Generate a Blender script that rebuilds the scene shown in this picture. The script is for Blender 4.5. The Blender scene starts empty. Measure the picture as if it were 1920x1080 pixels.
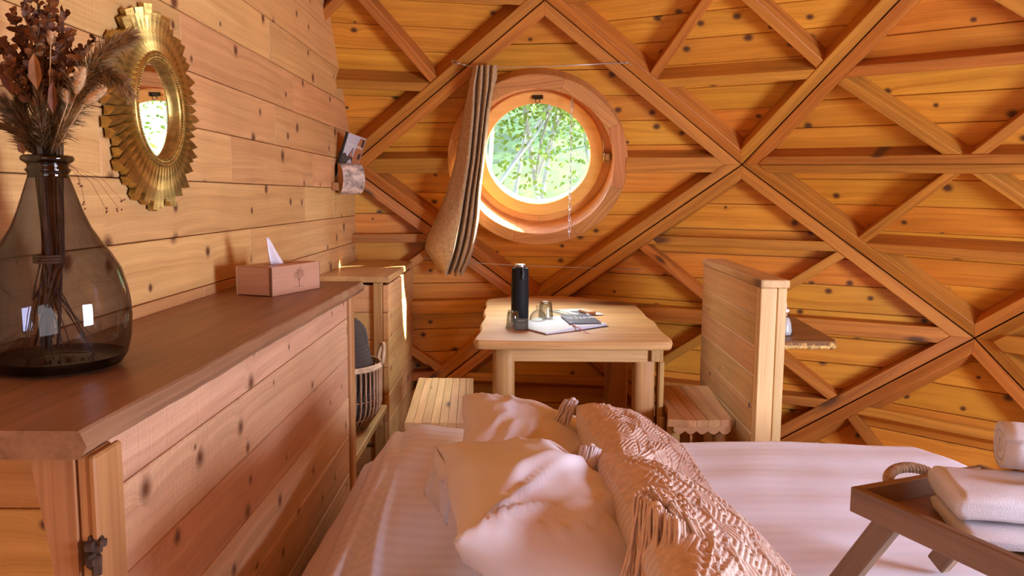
import bpy, bmesh, math, random
import numpy as np
from mathutils import Vector, Matrix, noise
random.seed(7)
C = bpy.context.scene
COL = C.collection
pi = math.pi

# ------------------------------------------------------------------ camera
FPX, PIT, ROL = 1500.0, 0.11445, -0.0075
cp, sp, cr, sr = math.cos(PIT), math.sin(PIT), math.cos(ROL), math.sin(ROL)
FWD = Vector((0, cp, -sp)); UP0 = Vector((0, sp, cp)); RT0 = Vector((1, 0, 0))
RTC = cr*RT0 - sr*UP0; UPC = sr*RT0 + cr*UP0
CAMPOS = Vector((0, 0, 1.315))
cam = bpy.data.cameras.new('camera'); cam.sensor_width = 36.0; cam.lens = FPX/1920*36
cam.clip_start = 0.05; cam.clip_end = 200
camo = bpy.data.objects.new('camera', cam); COL.objects.link(camo)
M = Matrix.Identity(4)
for i in range(3):
    M[i][0] = RTC[i]; M[i][1] = UPC[i]; M[i][2] = -FWD[i]; M[i][3] = CAMPOS[i]
camo.matrix_world = M
C.camera = camo

# ------------------------------------------------------------------ world, sun, added area lamps, exposure
C.view_settings.view_transform = 'Standard'
C.view_settings.look = 'None'
C.view_settings.exposure = 0.05
C.view_settings.gamma = 1.0
C.view_settings.use_curve_mapping = False
C.cycles.use_denoising = True
C.cycles.max_bounces = 12
C.cycles.diffuse_bounces = 6
C.cycles.transparent_max_bounces = 24
C.cycles.sample_clamp_indirect = 6.0
C.cycles.caustics_reflective = False
C.cycles.caustics_refractive = False
world = bpy.data.worlds.new('sky'); C.world = world; world.use_nodes = True
wn = world.node_tree; wn.nodes.clear()
wo = wn.nodes.new('ShaderNodeOutputWorld'); wb = wn.nodes.new('ShaderNodeBackground')
ws = wn.nodes.new('ShaderNodeTexSky'); ws.sky_type = 'NISHITA'; ws.sun_disc = False
ws.sun_elevation = math.radians(48); ws.sun_rotation = math.radians(90)
wb.inputs['Strength'].default_value = 4.5
wn.links.new(ws.outputs[0], wb.inputs['Color']); wn.links.new(wb.outputs[0], wo.inputs['Surface'])
SUN_TO = Vector((0.72, 0.20, 0.65)).normalized()
sl = bpy.data.lights.new('sun', 'SUN'); sl.energy = 48.0; sl.angle = 0.012; sl.color = (1.0, 0.95, 0.84)
so = bpy.data.objects.new('sun', sl); COL.objects.link(so)
so.rotation_euler = SUN_TO.to_track_quat('Z', 'Y').to_euler(); so.location = (6, 5, 8)

def area(name, loc, target, sx, sy, watt, col):
    l = bpy.data.lights.new(name, 'AREA'); l.shape = 'RECTANGLE'; l.size = sx; l.size_y = sy
    l.energy = watt; l.color = col
    o = bpy.data.objects.new(name, l); COL.objects.link(o); o.location = loc
    o.rotation_euler = (Vector(loc)-Vector(target)).to_track_quat('Z', 'Y').to_euler()
    return o
# area lamp added behind the camera, in the closed dome, to brighten the room
area('rear_fill', (0.35, -2.05, 1.0), (0.2, 3.0, 1.5), 1.7, 1.6, 16, (0.95, 0.96, 1.0))
# area lamp added outside, out of view, to strengthen light through the round window
area('outdoor_fill', (0.25, 6.3, 3.5), (0.15, 4.3, 1.45), 3.2, 1.4, 780, (0.88, 0.95, 1.0))
area('side_fill', (2.75, 0.45, 1.0), (0.2, 2.0, 0.9), 1.0, 1.0, 165, (0.66, 0.75, 1.0))  # area lamp added inside the closed right wall, for an unseen opening

# ------------------------------------------------------------------ helpers
def link(o, parent=None):
    COL.objects.link(o)
    if parent is not None:
        o.parent = parent
        o.matrix_parent_inverse = Matrix.Translation(parent.location).inverted()
    return o
def tag(o, label=None, cat=None, group=None, kind=None):
    if label: o['label'] = label
    if cat: o['category'] = cat
    if group: o['group'] = group
    if kind: o['kind'] = kind
    return o
def thing(name, label, cat, loc=(0, 0, 0), group=None):
    o = bpy.data.objects.new(name, None); COL.objects.link(o); o.location = loc
    o.empty_display_size = 0.05
    return tag(o, label, cat, group)
def struct(name):
    o = bpy.data.objects.new(name, None); COL.objects.link(o)
    return tag(o, kind='structure')
def frame(o, x, z=None, y=None):
    x = Vector(x).normalized()
    if z is not None:
        z = Vector(z); y = z.cross(x).normalized(); z = x.cross(y)
    else:
        y = Vector(y); z = x.cross(y).normalized(); y = z.cross(x)
    m = Matrix.Identity(4)
    for i in range(3):
        m[i][0] = x[i]; m[i][1] = y[i]; m[i][2] = z[i]; m[i][3] = o[i]
    return m
def mk(name, V, F, mat, parent=None, M=None, smooth=False):
    """V in world coordinates; with M they are stored in M's own frame"""
    me = bpy.data.meshes.new(name)
    if M is not None:
        inv = M.inverted(); V = [inv @ Vector(v) for v in V]
    me.from_pydata([tuple(v) for v in V], [], F)
    if smooth:
        me.polygons.foreach_set('use_smooth', [True]*len(me.polygons))
    me.materials.append(mat)
    o = bpy.data.objects.new(name, me)
    link(o, parent)
    if M is not None: o.matrix_basis = M
    me.update()
    return o
def mkl(name, V, F, mat, parent=None, M=None, smooth=False):
    """V already in M's frame"""
    me = bpy.data.meshes.new(name)
    me.from_pydata([tuple(v) for v in V], [], F)
    if smooth: me.polygons.foreach_set('use_smooth', [True]*len(me.polygons))
    me.materials.append(mat)
    o = bpy.data.objects.new(name, me); link(o, parent)
    if M is not None: o.matrix_basis = M
    me.update()
    return o
class MB:
    def __init__(s): s.V = []; s.F = []
    def add(s, V, F):
        b = len(s.V); s.V += [Vector(v) for v in V]; s.F += [tuple(i+b for i in f) for f in F]
    def tube(s, pts, rad, seg=8, cap=True):
        pts = [Vector(p) for p in pts]; n = len(pts)
        if not hasattr(rad, '__len__'): rad = [rad]*n
        V = []; F = []; up = None
        for i, p in enumerate(pts):
            t = (pts[min(i+1, n-1)]-pts[max(i-1, 0)])
            t = t.normalized() if t.length > 1e-9 else Vector((0, 0, 1))
            if up is None: up = t.orthogonal().normalized()
            a = (up - t*up.dot(t)); a = a.normalized() if a.length > 1e-6 else t.orthogonal().normalized()
            up = a; b = t.cross(a)
            for k in range(seg):
                w = 2*pi*k/seg
                V.append(p + (a*math.cos(w)+b*math.sin(w))*rad[i])
        for i in range(n-1):
            for k in range(seg):
                k2 = (k+1) % seg
                F.append((i*seg+k, i*seg+k2, (i+1)*seg+k2, (i+1)*seg+k))
        if cap:
            F.append(tuple(range(seg-1, -1, -1))); F.append(tuple((n-1)*seg+k for k in range(seg)))
        s.add(V, F)
    def lathe(s, prof, c=(0, 0, 0), seg=32, M=None, cap=False, ribs=0, ribamp=0):
        """prof: (radius, height) pairs, axis z"""
        V = []; F = []; n = len(prof)
        for r, h in prof:
            for k in range(seg):
                w = 2*pi*k/seg
                rr = r*(1+ribamp*math.cos(ribs*w)) if ribs else r
                p = Vector((rr*math.cos(w), rr*math.sin(w), h))
                V.append((M @ p) if M is not None else p+Vector(c))
        for i in range(n-1):
            for k in range(seg):
                k2 = (k+1) % seg
                F.append((i*seg+k, i*seg+k2, (i+1)*seg+k2, (i+1)*seg+k))
        if cap:
            F.append(tuple(range(seg-1, -1, -1))); F.append(tuple((n-1)*seg+k for k in range(seg)))
        s.add(V, F)
    def box(s, M, sx, sy, sz, b=0.002):
        V, F = cbox(sx, sy, sz, b); s.add([M @ Vector(v) for v in V], F)
    def sphere(s, c, r, seg=10, rings=6, sc=(1, 1, 1), M=None):
        prof = []
        V = []; F = []
        for i in range(rings+1):
            t = pi*i/rings
            for k in range(seg):
                w = 2*pi*k/seg
                p = Vector((math.sin(t)*math.cos(w)*sc[0], math.sin(t)*math.sin(w)*sc[1], math.cos(t)*sc[2]))*r
                if M is not None: p = M @ p
                V.append(p+Vector(c))
        for i in range(rings):
            for k in range(seg):
                k2 = (k+1) % seg
                F.append((i*seg+k, (i+1)*seg+k, (i+1)*seg+k2, i*seg+k2))
        s.add(V, F)
    def build(s, name, mat, parent=None, M=None, smooth=False):
        return mk(name, s.V, s.F, mat, parent, M, smooth)
def cbox(sx, sy, sz, b):
    """box with chamfered edges, centred"""
    b = min(b, sx*.45, sy*.45, sz*.45)
    V = []; idx = {}
    for x in (-1, 1):
        for y in (-1, 1):
            for z in (-1, 1):
                for a in range(3):
                    p = [x*sx/2, y*sy/2, z*sz/2]
                    for q in range(3):
                        if q != a: p[q] -= (x, y, z)[q]*b
                    idx[(x, y, z, a)] = len(V); V.append(p)
    F = []
    for a in range(3):
        o = [q for q in range(3) if q != a]
        for s in (-1, 1):
            ring = []
            for (p, q) in ((-1, -1), (1, -1), (1, 1), (-1, 1)):
                k = [0, 0, 0]; k[a] = s; k[o[0]] = p; k[o[1]] = q
                ring.append(idx[(k[0], k[1], k[2], a)])
            F.append(tuple(ring))
    for a in range(3):
        o = [q for q in range(3) if q != a]
        for p in (-1, 1):
            for q in (-1, 1):
                k0 = [0, 0, 0]; k1 = [0, 0, 0]
                k0[a] = -1; k1[a] = 1; k0[o[0]] = k1[o[0]] = p; k0[o[1]] = k1[o[1]] = q
                F.append((idx[(*k0, o[0])], idx[(*k1, o[0])], idx[(*k1, o[1])], idx[(*k0, o[1])]))
    for x in (-1, 1):
        for y in (-1, 1):
            for z in (-1, 1):
                F.append(tuple(idx[(x, y, z, a)] for a in range(3)))
    return fixn(V, F)
def fixn(V, F):
    """orient faces of a convex solid outwards"""
    V = [Vector(v) for v in V]
    c = sum(V, Vector())/len(V); out = []
    for f in F:
        a = V[f[0]]; n = (V[f[1]]-a).cross(V[f[2]]-a); m = sum((V[i] for i in f), Vector())/len(f)
        out.append(tuple(f) if n.dot(m-c) >= 0 else tuple(reversed(f)))
    return V, out
def bar(name, c, x, y, size, mat, parent=None, b=0.003):
    """chamfered box, centre c, long axis x, second axis y"""
    M = frame(Vector(c), x, y=y); V, F = cbox(*size, b)
    return mkl(name, V, F, mat, parent, M)
def wbox(name, lo, hi, mat, parent=None, b=0.003, grain='x'):
    """axis aligned chamfered box lo..hi whose wood grain runs along grain"""
    lo = Vector(lo); hi = Vector(hi); c = (lo+hi)/2; d = hi-lo
    if grain == 'x': return bar(name, c, (1, 0, 0), (0, 1, 0), (d.x, d.y, d.z), mat, parent, b)
    if grain == 'y': return bar(name, c, (0, 1, 0), (-1, 0, 0), (d.y, d.x, d.z), mat, parent, b)
    return bar(name, c, (0, 0, 1), (1, 0, 0), (d.z, d.x, d.y), mat, parent, b)
def clip2(P, a, b, c):
    """keep a*x+b*y<=c"""
    out = []
    for i in range(len(P)):
        p, q = P[i], P[(i+1) % len(P)]
        dp, dq = a*p[0]+b*p[1]-c, a*q[0]+b*q[1]-c
        if dp <= 0: out.append(p)
        if (dp < 0 < dq) or (dq < 0 < dp):
            t = dp/(dp-dq); out.append((p[0]+(q[0]-p[0])*t, p[1]+(q[1]-p[1])*t))
    r = []
    for p in out:
        if not r or math.hypot(p[0]-r[-1][0], p[1]-r[-1][1]) > 1e-5: r.append(p)
    if len(r) > 1 and math.hypot(r[0][0]-r[-1][0], r[0][1]-r[-1][1]) < 1e-5: r.pop()
    return r
def parea(P):
    return .5*sum(P[i][0]*P[(i+1) % len(P)][1]-P[(i+1) % len(P)][0]*P[i][1] for i in range(len(P)))
def inset2(P, d):
    n = len(P); out = []
    for i in range(n):
        p0, p1, p2 = P[i-1], P[i], P[(i+1) % n]
        e1 = (p1[0]-p0[0], p1[1]-p0[1]); e2 = (p2[0]-p1[0], p2[1]-p1[1])
        l1 = math.hypot(*e1); l2 = math.hypot(*e2)
        n1 = (-e1[1]/l1, e1[0]/l1); n2 = (-e2[1]/l2, e2[0]/l2)
        k = 1+n1[0]*n2[0]+n1[1]*n2[1]
        if k < .15: k = .15
        out.append((p1[0]+(n1[0]+n2[0])*d/k, p1[1]+(n1[1]+n2[1])*d/k))
    return out
def plank(name, P, z0, z1, M, mat, parent=None, ch=0.0025, org=None):
    """polygon P in M's xy plane; front face at z1 (chamfered), back at z0"""
    if parea(P) < 0: P = P[::-1]
    P = [p for i, p in enumerate(P) if math.hypot(p[0]-P[i-1][0], p[1]-P[i-1][1]) > .004]
    if len(P) < 3 or parea(P) < 4e-4: return None
    if org is None: org = (sum(p[0] for p in P)/len(P), sum(p[1] for p in P)/len(P))
    P = [(p[0]-org[0], p[1]-org[1]) for p in P]; n = len(P)
    M2 = M @ Matrix.Translation((org[0], org[1], (z0+z1)/2)); t = (z1-z0)/2
    Q = inset2(P, ch) if ch else P
    if ch and (parea(Q) <= 0): Q = P
    V = [(p[0], p[1], -t) for p in P]+[(p[0], p[1], t-ch) for p in P]+[(p[0], p[1], t) for p in Q]
    F = [tuple(range(n-1, -1, -1)), tuple(range(2*n, 3*n))]
    for i in range(n):
        j = (i+1) % n
        F.append((i, j, n+j, n+i)); F.append((n+i, n+j, 2*n+j, 2*n+i))
    return mkl(name, V, F, mat, parent, M2)
def textmesh(name, s, size, M, mat, parent, ext=0.0004, sx=1.0, shear=0, align='CENTER'):
    cu = bpy.data.curves.new(name, 'FONT'); cu.body = s; cu.size = size; cu.extrude = ext
    cu.align_x = align; cu.align_y = 'CENTER'; cu.shear = shear; cu.resolution_u = 3
    t = bpy.data.objects.new(name, cu); COL.objects.link(t)
    dg = bpy.context.evaluated_depsgraph_get()
    me = bpy.data.meshes.new_from_object(t.evaluated_get(dg)); bpy.data.objects.remove(t)
    me.transform(Matrix.Diagonal((sx, 1, 1, 1))); me.materials.clear(); me.materials.append(mat)
    o = bpy.data.objects.new(name, me); link(o, parent); o.matrix_basis = M
    return o
def nz(x, y=0, z=0): return noise.noise(Vector((x, y, z)))
def sst(a, b, x):
    t = max(0., min(1., (x-a)/(b-a))); return t*t*(3-2*t)

# ------------------------------------------------------------------ materials
def mat_new(name):
    m = bpy.data.materials.new(name); m.use_nodes = True; nt = m.node_tree; nt.nodes.clear()
    out = nt.nodes.new('ShaderNodeOutputMaterial')
    return m, nt, out
def N(nt, t, **kw):
    n = nt.nodes.new('ShaderNode'+t)
    for k, v in kw.items():
        if k == 'ins':
            for a, b in v.items(): n.inputs[a].default_value = b
        else: setattr(n, k, v)
    return n
def math_(nt, op, a, b=None, clamp=False):
    n = nt.nodes.new('ShaderNodeMath'); n.operation = op; n.use_clamp = clamp
    for i, x in enumerate((a, b)):
        if x is None: continue
        if isinstance(x, (int, float)): n.inputs[i].default_value = x
        else: nt.links.new(x, n.inputs[i])
    return n.outputs[0]
def mixc(nt, f, a, b, blend='MIX'):
    n = nt.nodes.new('ShaderNodeMix'); n.data_type = 'RGBA'; n.blend_type = blend
    for s, x in (('Factor', f), ('A', a), ('B', b)):
        i = [q for q in n.inputs if q.name == s and (q.type == ('VALUE' if s == 'Factor' else 'RGBA'))][0]
        if isinstance(x, (int, float)): i.default_value = x
        elif isinstance(x, tuple): i.default_value = (*x, 1)
        else: nt.links.new(x, i)
    return [q for q in n.outputs if q.type == 'RGBA'][0]
def ramp(nt, f, stops):
    n = nt.nodes.new('ShaderNodeValToRGB'); e = n.color_ramp.elements
    while len(e) < len(stops): e.new(0.5)
    for i, (p, c) in enumerate(stops): e[i].position = p; e[i].color = (*c, 1) if len(c) == 3 else c
    nt.links.new(f, n.inputs[0]); return n.outputs[0]
def wood(name, lo, hi, knot=(0.12, 0.045, 0.015), kx=2.2, ky=4.5, kamt=1.0, kth=.5, rough=.45, bump=.25, saw=0.0,
         var=.12, gs=30., ring=1.0, spec=.35, coat=0.0, wobble=.06):
    m, nt, out = mat_new(name); L = nt.links
    tc = N(nt, 'TexCoord'); oi = N(nt, 'ObjectInfo')
    off = N(nt, 'CombineXYZ')
    L.new(math_(nt, 'MULTIPLY', oi.outputs['Random'], 53.0), off.inputs[0])
    L.new(math_(nt, 'MULTIPLY', oi.outputs['Random'], 31.7), off.inputs[1])
    L.new(math_(nt, 'MULTIPLY', oi.outputs['Random'], 17.3), off.inputs[2])
    ad = N(nt, 'VectorMath', operation='ADD'); L.new(tc.outputs['Object'], ad.inputs[0]); L.new(off.outputs[0], ad.inputs[1])
    P = ad.outputs[0]
    # knots
    sc = N(nt, 'VectorMath', operation='MULTIPLY'); L.new(P, sc.inputs[0]); sc.inputs[1].default_value = (kx, ky, 0.0)
    vo = N(nt, 'TexVoronoi', feature='F1', voronoi_dimensions='2D'); vo.inputs['Scale'].default_value = 1.0
    L.new(sc.outputs[0], vo.inputs['Vector'])
    sepc = N(nt, 'SeparateColor'); L.new(vo.outputs['Color'], sepc.inputs[0])
    has = math_(nt, 'LESS_THAN', sepc.outputs[0], kth)
    size = math_(nt, 'ADD', math_(nt, 'MULTIPLY', sepc.outputs[1], .10), .04)
    dn = math_(nt, 'DIVIDE', vo.outputs['Distance'], size)        # 1 at the knot's rim
    core = math_(nt, 'MULTIPLY', math_(nt, 'SUBTRACT', 1.25, dn, True), has)
    halo = math_(nt, 'MULTIPLY', math_(nt, 'POWER', math_(nt, 'DIVIDE', 1.0, math_(nt, 'ADD', 1.0, math_(nt, 'MULTIPLY', dn, .45))), 3.0), has)
    # grain, bent round the knots
    se = N(nt, 'SeparateXYZ'); L.new(P, se.inputs[0])
    low = N(nt, 'TexNoise'); low.inputs['Scale'].default_value = 1.7; low.inputs['Detail'].default_value = 1
    L.new(P, low.inputs['Vector'])
    wob = math_(nt, 'MULTIPLY', math_(nt, 'SUBTRACT', low.outputs[0], .5), wobble)
    yy = math_(nt, 'ADD', math_(nt, 'ADD', se.outputs[1], wob), math_(nt, 'MULTIPLY', halo, .045))
    co = N(nt, 'CombineXYZ')
    L.new(math_(nt, 'MULTIPLY', se.outputs[0], 1.1), co.inputs[0]); L.new(math_(nt, 'MULTIPLY', yy, gs), co.inputs[1])
    L.new(math_(nt, 'MULTIPLY', se.outputs[2], gs), co.inputs[2])
    g1 = N(nt, 'TexNoise'); g1.inputs['Scale'].default_value = 1.0; g1.inputs['Detail'].default_value = 3.0
    g1.inputs['Distortion'].default_value = .35; L.new(co.outputs[0], g1.inputs['Vector'])
    sc2 = N(nt, 'VectorMath', operation='MULTIPLY'); L.new(co.outputs[0], sc2.inputs[0]); sc2.inputs[1].default_value = (2.2, 6.0, 6.0)
    g2 = N(nt, 'TexNoise'); g2.inputs['Scale'].default_value = 1.0; g2.inputs['Detail'].default_value = 2.0; L.new(sc2.outputs[0], g2.inputs['Vector'])
    gg = math_(nt, 'ADD', math_(nt, 'MULTIPLY', g1.outputs[0], .62*ring), math_(nt, 'MULTIPLY', g2.outputs[0], .38))
    col = ramp(nt, gg, [(.30, lo), (.47, tuple((a+b)/2 for a, b in zip(lo, hi))), (.66, hi)])
    # blotches and per-board tint
    bl = N(nt, 'TexNoise'); bl.inputs['Scale'].default_value = 4.0; bl.inputs['Detail'].default_value = 2; L.new(P, bl.inputs['Vector'])
    hs = N(nt, 'HueSaturation'); L.new(col, hs.inputs['Color'])
    wn_ = N(nt, 'TexWhiteNoise', noise_dimensions='1D'); L.new(math_(nt, 'MULTIPLY', oi.outputs['Random'], 999.0), wn_.inputs['W'])
    v = math_(nt, 'ADD', math_(nt, 'MULTIPLY', math_(nt, 'SUBTRACT', wn_.outputs['Value'], .5), 2*var), 1.0)
    v = math_(nt, 'ADD', v, math_(nt, 'MULTIPLY', math_(nt, 'SUBTRACT', bl.outputs[0], .5), .30))
    L.new(v, hs.inputs['Value'])
    L.new(math_(nt, 'ADD', math_(nt, 'MULTIPLY', math_(nt, 'SUBTRACT', oi.outputs['Random'], .5), .02), .5), hs.inputs['Hue'])
    kc = math_(nt, 'MULTIPLY', math_(nt, 'ADD', math_(nt, 'MULTIPLY', core, 1.1), math_(nt, 'MULTIPLY', halo, .25)), kamt, True)
    col = mixc(nt, kc, hs.outputs[0], knot)
    bs = N(nt, 'BsdfPrincipled'); L.new(col, bs.inputs['Base Color'])
    bs.inputs['Roughness'].default_value = rough; bs.inputs['Specular IOR Level'].default_value = spec
    bs.inputs['Coat Weight'].default_value = coat; bs.inputs['Coat Roughness'].default_value = .25
    h = math_(nt, 'ADD', gg, math_(nt, 'MULTIPLY', core, -.4))
    if saw:
        s3 = N(nt, 'VectorMath', operation='MULTIPLY'); L.new(P, s3.inputs[0]); s3.inputs[1].default_value = (240, 9, 9)
        sw = N(nt, 'TexNoise'); sw.inputs['Scale'].default_value = 1; sw.inputs['Detail'].default_value = 2; L.new(s3.outputs[0], sw.inputs['Vector'])
        h = math_(nt, 'ADD', h, math_(nt, 'MULTIPLY', sw.outputs[0], saw))
    bu = N(nt, 'Bump'); bu.inputs['Strength'].default_value = bump; bu.inputs['Distance'].default_value = .004
    L.new(h, bu.inputs['Height']); L.new(bu.outputs[0], bs.inputs['Normal'])
    L.new(bs.outputs[0], out.inputs[0])
    return m
def plain(name, col, rough=.5, metal=0., spec=.5, nsc=0, namp=0., bump=0., bsc=60., sheen=0., coat=0.):
    m, nt, out = mat_new(name); L = nt.links
    bs = N(nt, 'BsdfPrincipled'); bs.inputs['Roughness'].default_value = rough; bs.inputs['Metallic'].default_value = metal
    bs.inputs['Specular IOR Level'].default_value = spec; bs.inputs['Sheen Weight'].default_value = sheen
    bs.inputs['Coat Weight'].default_value = coat
    tc = N(nt, 'TexCoord')
    no = N(nt, 'TexNoise'); no.inputs['Scale'].default_value = nsc or 8.; no.inputs['Detail'].default_value = 4
    L.new(tc.outputs['Object'], no.inputs['Vector'])
    c2 = tuple(max(0, c*(1-namp)) for c in col); c3 = tuple(min(1, c*(1+namp)) for c in col)
    L.new(ramp(nt, no.outputs[0], [(.3, c2), (.7, c3)]), bs.inputs['Base Color'])
    if bump:
        n2 = N(nt, 'TexNoise'); n2.inputs['Scale'].default_value = bsc; n2.inputs['Detail'].default_value = 3
        L.new(tc.outputs['Object'], n2.inputs['Vector'])
        bu = N(nt, 'Bump'); bu.inputs['Strength'].default_value = bump; bu.inputs['Distance'].default_value = .003
        L.new(n2.outputs[0], bu.inputs['Height']); L.new(bu.outputs[0], bs.inputs['Normal'])
    L.new(bs.outputs[0], out.inputs[0])
    return m
def glass(name, tint=(1, 1, 1), edge=(.8, .8, .8), refl=.06, refl_edge=.6, rough=0.0):
    m, nt, out = mat_new(name); L = nt.links
    lw = N(nt, 'LayerWeight'); lw.inputs['Blend'].default_value = .35
    tr = N(nt, 'BsdfTransparent'); gl = N(nt, 'BsdfGlossy'); gl.inputs['Roughness'].default_value = rough
    L.new(mixc(nt, lw.outputs['Facing'], tint, edge), tr.inputs['Color'])
    lf = N(nt, 'LayerWeight'); lf.inputs['Blend'].default_value = .5
    fr = math_(nt, 'ADD', math_(nt, 'MULTIPLY', math_(nt, 'POWER', lf.outputs['Facing'], 5.0), .96), .04)
    f = math_(nt, 'ADD', math_(nt, 'MULTIPLY', fr, refl_edge), refl*.3, True)
    mx = N(nt, 'MixShader'); L.new(f, mx.inputs[0]); L.new(tr.outputs[0], mx.inputs[1]); L.new(gl.outputs[0], mx.inputs[2])
    L.new(mx.outputs[0], out.inputs[0])
    return m
def linen(name, col, stripe=0.0, pitch=.03, rough=.6, axis=1, sub=.0):
    m, nt, out = mat_new(name); L = nt.links
    tc = N(nt, 'TexCoord'); se = N(nt, 'SeparateXYZ'); L.new(tc.outputs['Object'], se.inputs[0])
    bs = N(nt, 'BsdfPrincipled'); bs.inputs['Specular IOR Level'].default_value = .3
    bs.inputs['Sheen Weight'].default_value = .15; bs.inputs['Roughness'].default_value = rough
    no = N(nt, 'TexNoise'); no.inputs['Scale'].default_value = 500; L.new(tc.outputs['Object'], no.inputs['Vector'])
    bs.inputs['Base Color'].default_value = (*col, 1)
    if stripe:
        w = math_(nt, 'SINE', math_(nt, 'MULTIPLY', se.outputs[axis], 2*pi/pitch))
        w = math_(nt, 'ADD', math_(nt, 'MULTIPLY', math_(nt, 'MULTIPLY', w, 4.0, ), .5), .5, True)
        L.new(mixc(nt, w, tuple(c*(1-stripe) for c in col), col), bs.inputs['Base Color'])
        L.new(math_(nt, 'SUBTRACT', rough+.12, math_(nt, 'MULTIPLY', w, .3)), bs.inputs['Roughness'])
    bu = N(nt, 'Bump'); bu.inputs['Strength'].default_value = .12; bu.inputs['Distance'].default_value = .001
    L.new(no.outputs[0], bu.inputs['Height']); L.new(bu.outputs[0], bs.inputs['Normal'])
    L.new(bs.outputs[0], out.inputs[0]); return m
W_PANEL = wood('spruce_cladding', (0.55, 0.19, 0.018), (0.82, 0.355, 0.042), kx=5.2, ky=6.2, kth=.66, var=.09, rough=.38)
W_BEAM = wood('douglas_beam', (0.32, 0.098, 0.014), (0.57, 0.222, 0.033), kx=1.6, ky=5, kth=.40, var=.14, gs=46, rough=.5, ring=1.15)
W_WALL = wood('rough_sawn_spruce', (0.57, 0.285, 0.095), (0.80, 0.465, 0.170), knot=(.16, .06, .025), kx=5.6, ky=5.6, kth=.62, gs=42, wobble=.035, saw=.7, bump=.6, rough=.5, var=.08)
W_DRES = wood('brushed_spruce', (0.54, 0.29, 0.145), (0.80, 0.505, 0.285), knot=(.18, .07, .03), kx=6.4, ky=6.4, kth=.75, kamt=.8, gs=44, wobble=.03, saw=.9, bump=.65, rough=.42, var=.08)
W_TOP = wood('oiled_elm', (0.17, 0.083, 0.038), (0.35, 0.180, 0.09), kx=.7, ky=1.5, kth=.3, gs=16, rough=.42, bump=.25, var=.03, coat=.12)
W_TABLE = wood('oiled_ash', (0.42, 0.20, 0.065), (0.71, 0.41, 0.16), kx=.6, ky=1.3, kth=.25, gs=15, rough=.36, bump=.15, var=.05, coat=.12)
W_LEG = wood('log_wood', (0.32, 0.14, 0.042), (0.58, 0.31, 0.105), kx=1.5, ky=4, kth=.35, gs=20, rough=.5, bump=.35, var=.1)
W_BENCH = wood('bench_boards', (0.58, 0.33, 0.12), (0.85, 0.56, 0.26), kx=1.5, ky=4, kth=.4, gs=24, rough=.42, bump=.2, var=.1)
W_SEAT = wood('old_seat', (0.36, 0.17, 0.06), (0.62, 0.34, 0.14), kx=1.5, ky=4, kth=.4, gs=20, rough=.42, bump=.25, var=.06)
W_TRAY = wood('walnut_tray', (0.16, 0.085, 0.045), (0.30, 0.17, 0.095), kx=1, ky=1, kth=.05, gs=26, rough=.5, bump=.15, var=.05)
W_SASH = wood('window_pine', (0.74, 0.36, 0.09), (0.86, 0.46, 0.14), kx=1, ky=1, kth=.03, gs=30, rough=.35, bump=.05, var=.02)
W_RING = wood('laminated_larch', (0.34, 0.115, 0.03), (0.62, 0.28, 0.085), kx=1, ky=1, kth=.05, gs=70, rough=.4, bump=.2, var=.08, ring=1.3)
W_DARK = plain('dark_gap', (0.05, 0.025, 0.012), .9)
W_SHELL = plain('sheathing', (0.45, 0.22, 0.08), .8, namp=.2)
M_BARK = plain('birch_bark', (0.55, 0.42, 0.32), .8, nsc=28, namp=.75, bump=.6, bsc=40)
M_ENDG = wood('end_grain', (0.20, 0.09, 0.04), (0.42, 0.22, 0.11), kth=.0, gs=90, var=.02)

# ------------------------------------------------------------------ the dome (a ten-sided zome of rhombs)
LE, NF, TH, PH = 1.35, 10, 0.94248, -0.50244
AXIS = Vector((-0.25519, 1.13102, 4.64183))
ADJ = {(3, 0): (0.0418, -0.0014, -0.0119), (4, 9): (-0.0126, 0.0002, 0.0020), (4, 0): (0.0045, 0.0019, 0.0161),
       (5, 9): (-0.0349, 0.0009, 0.0082), (5, 0): (0.0078, -0.0007, -0.0059), (3, 1): (-0.0419, -0.0001, -0.0008),
       (4, 1): (0.0004, -0.0023, -0.0203), (6, 0): (-0.1053, -0.0001, -0.0010)}   # hand-built: the nodes sit a little off the ideal
def ev(k):
    a = PH+2*pi*k/NF
    return Vector((math.sin(TH)*math.sin(a), math.sin(TH)*math.cos(a), -math.cos(TH)))*LE
def vert(r, j):
    p = AXIS.copy()
    for i in range(r): p = p+ev(j+i)
    return p+Vector(ADJ.get((r, j % NF), (0, 0, 0)))
FW, DEP, SEAM = 0.058, 0.115, 0.0022     # face of a frame board, its depth, half the joint
SW, BW = 0.046, 0.135                     # strut face, board height
def proj(P):
    q = P-CAMPOS; z = q.dot(FWD)
    if z < .3: return None
    return 960+FPX*q.dot(RTC)/z, 540-FPX*q.dot(UPC)/z
XWALL = -0.891
STR = {k: struct(k) for k in ('wall_front', 'wall_right', 'wall_back', 'ceiling')}
STR['wall_back_left'] = STR['wall_back']
WIN_C = Vector((0.128, 4.295, 1.487)); WIN_R = 0.478; WIN_IN = 0.405
DOMEPLANES = []
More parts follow.
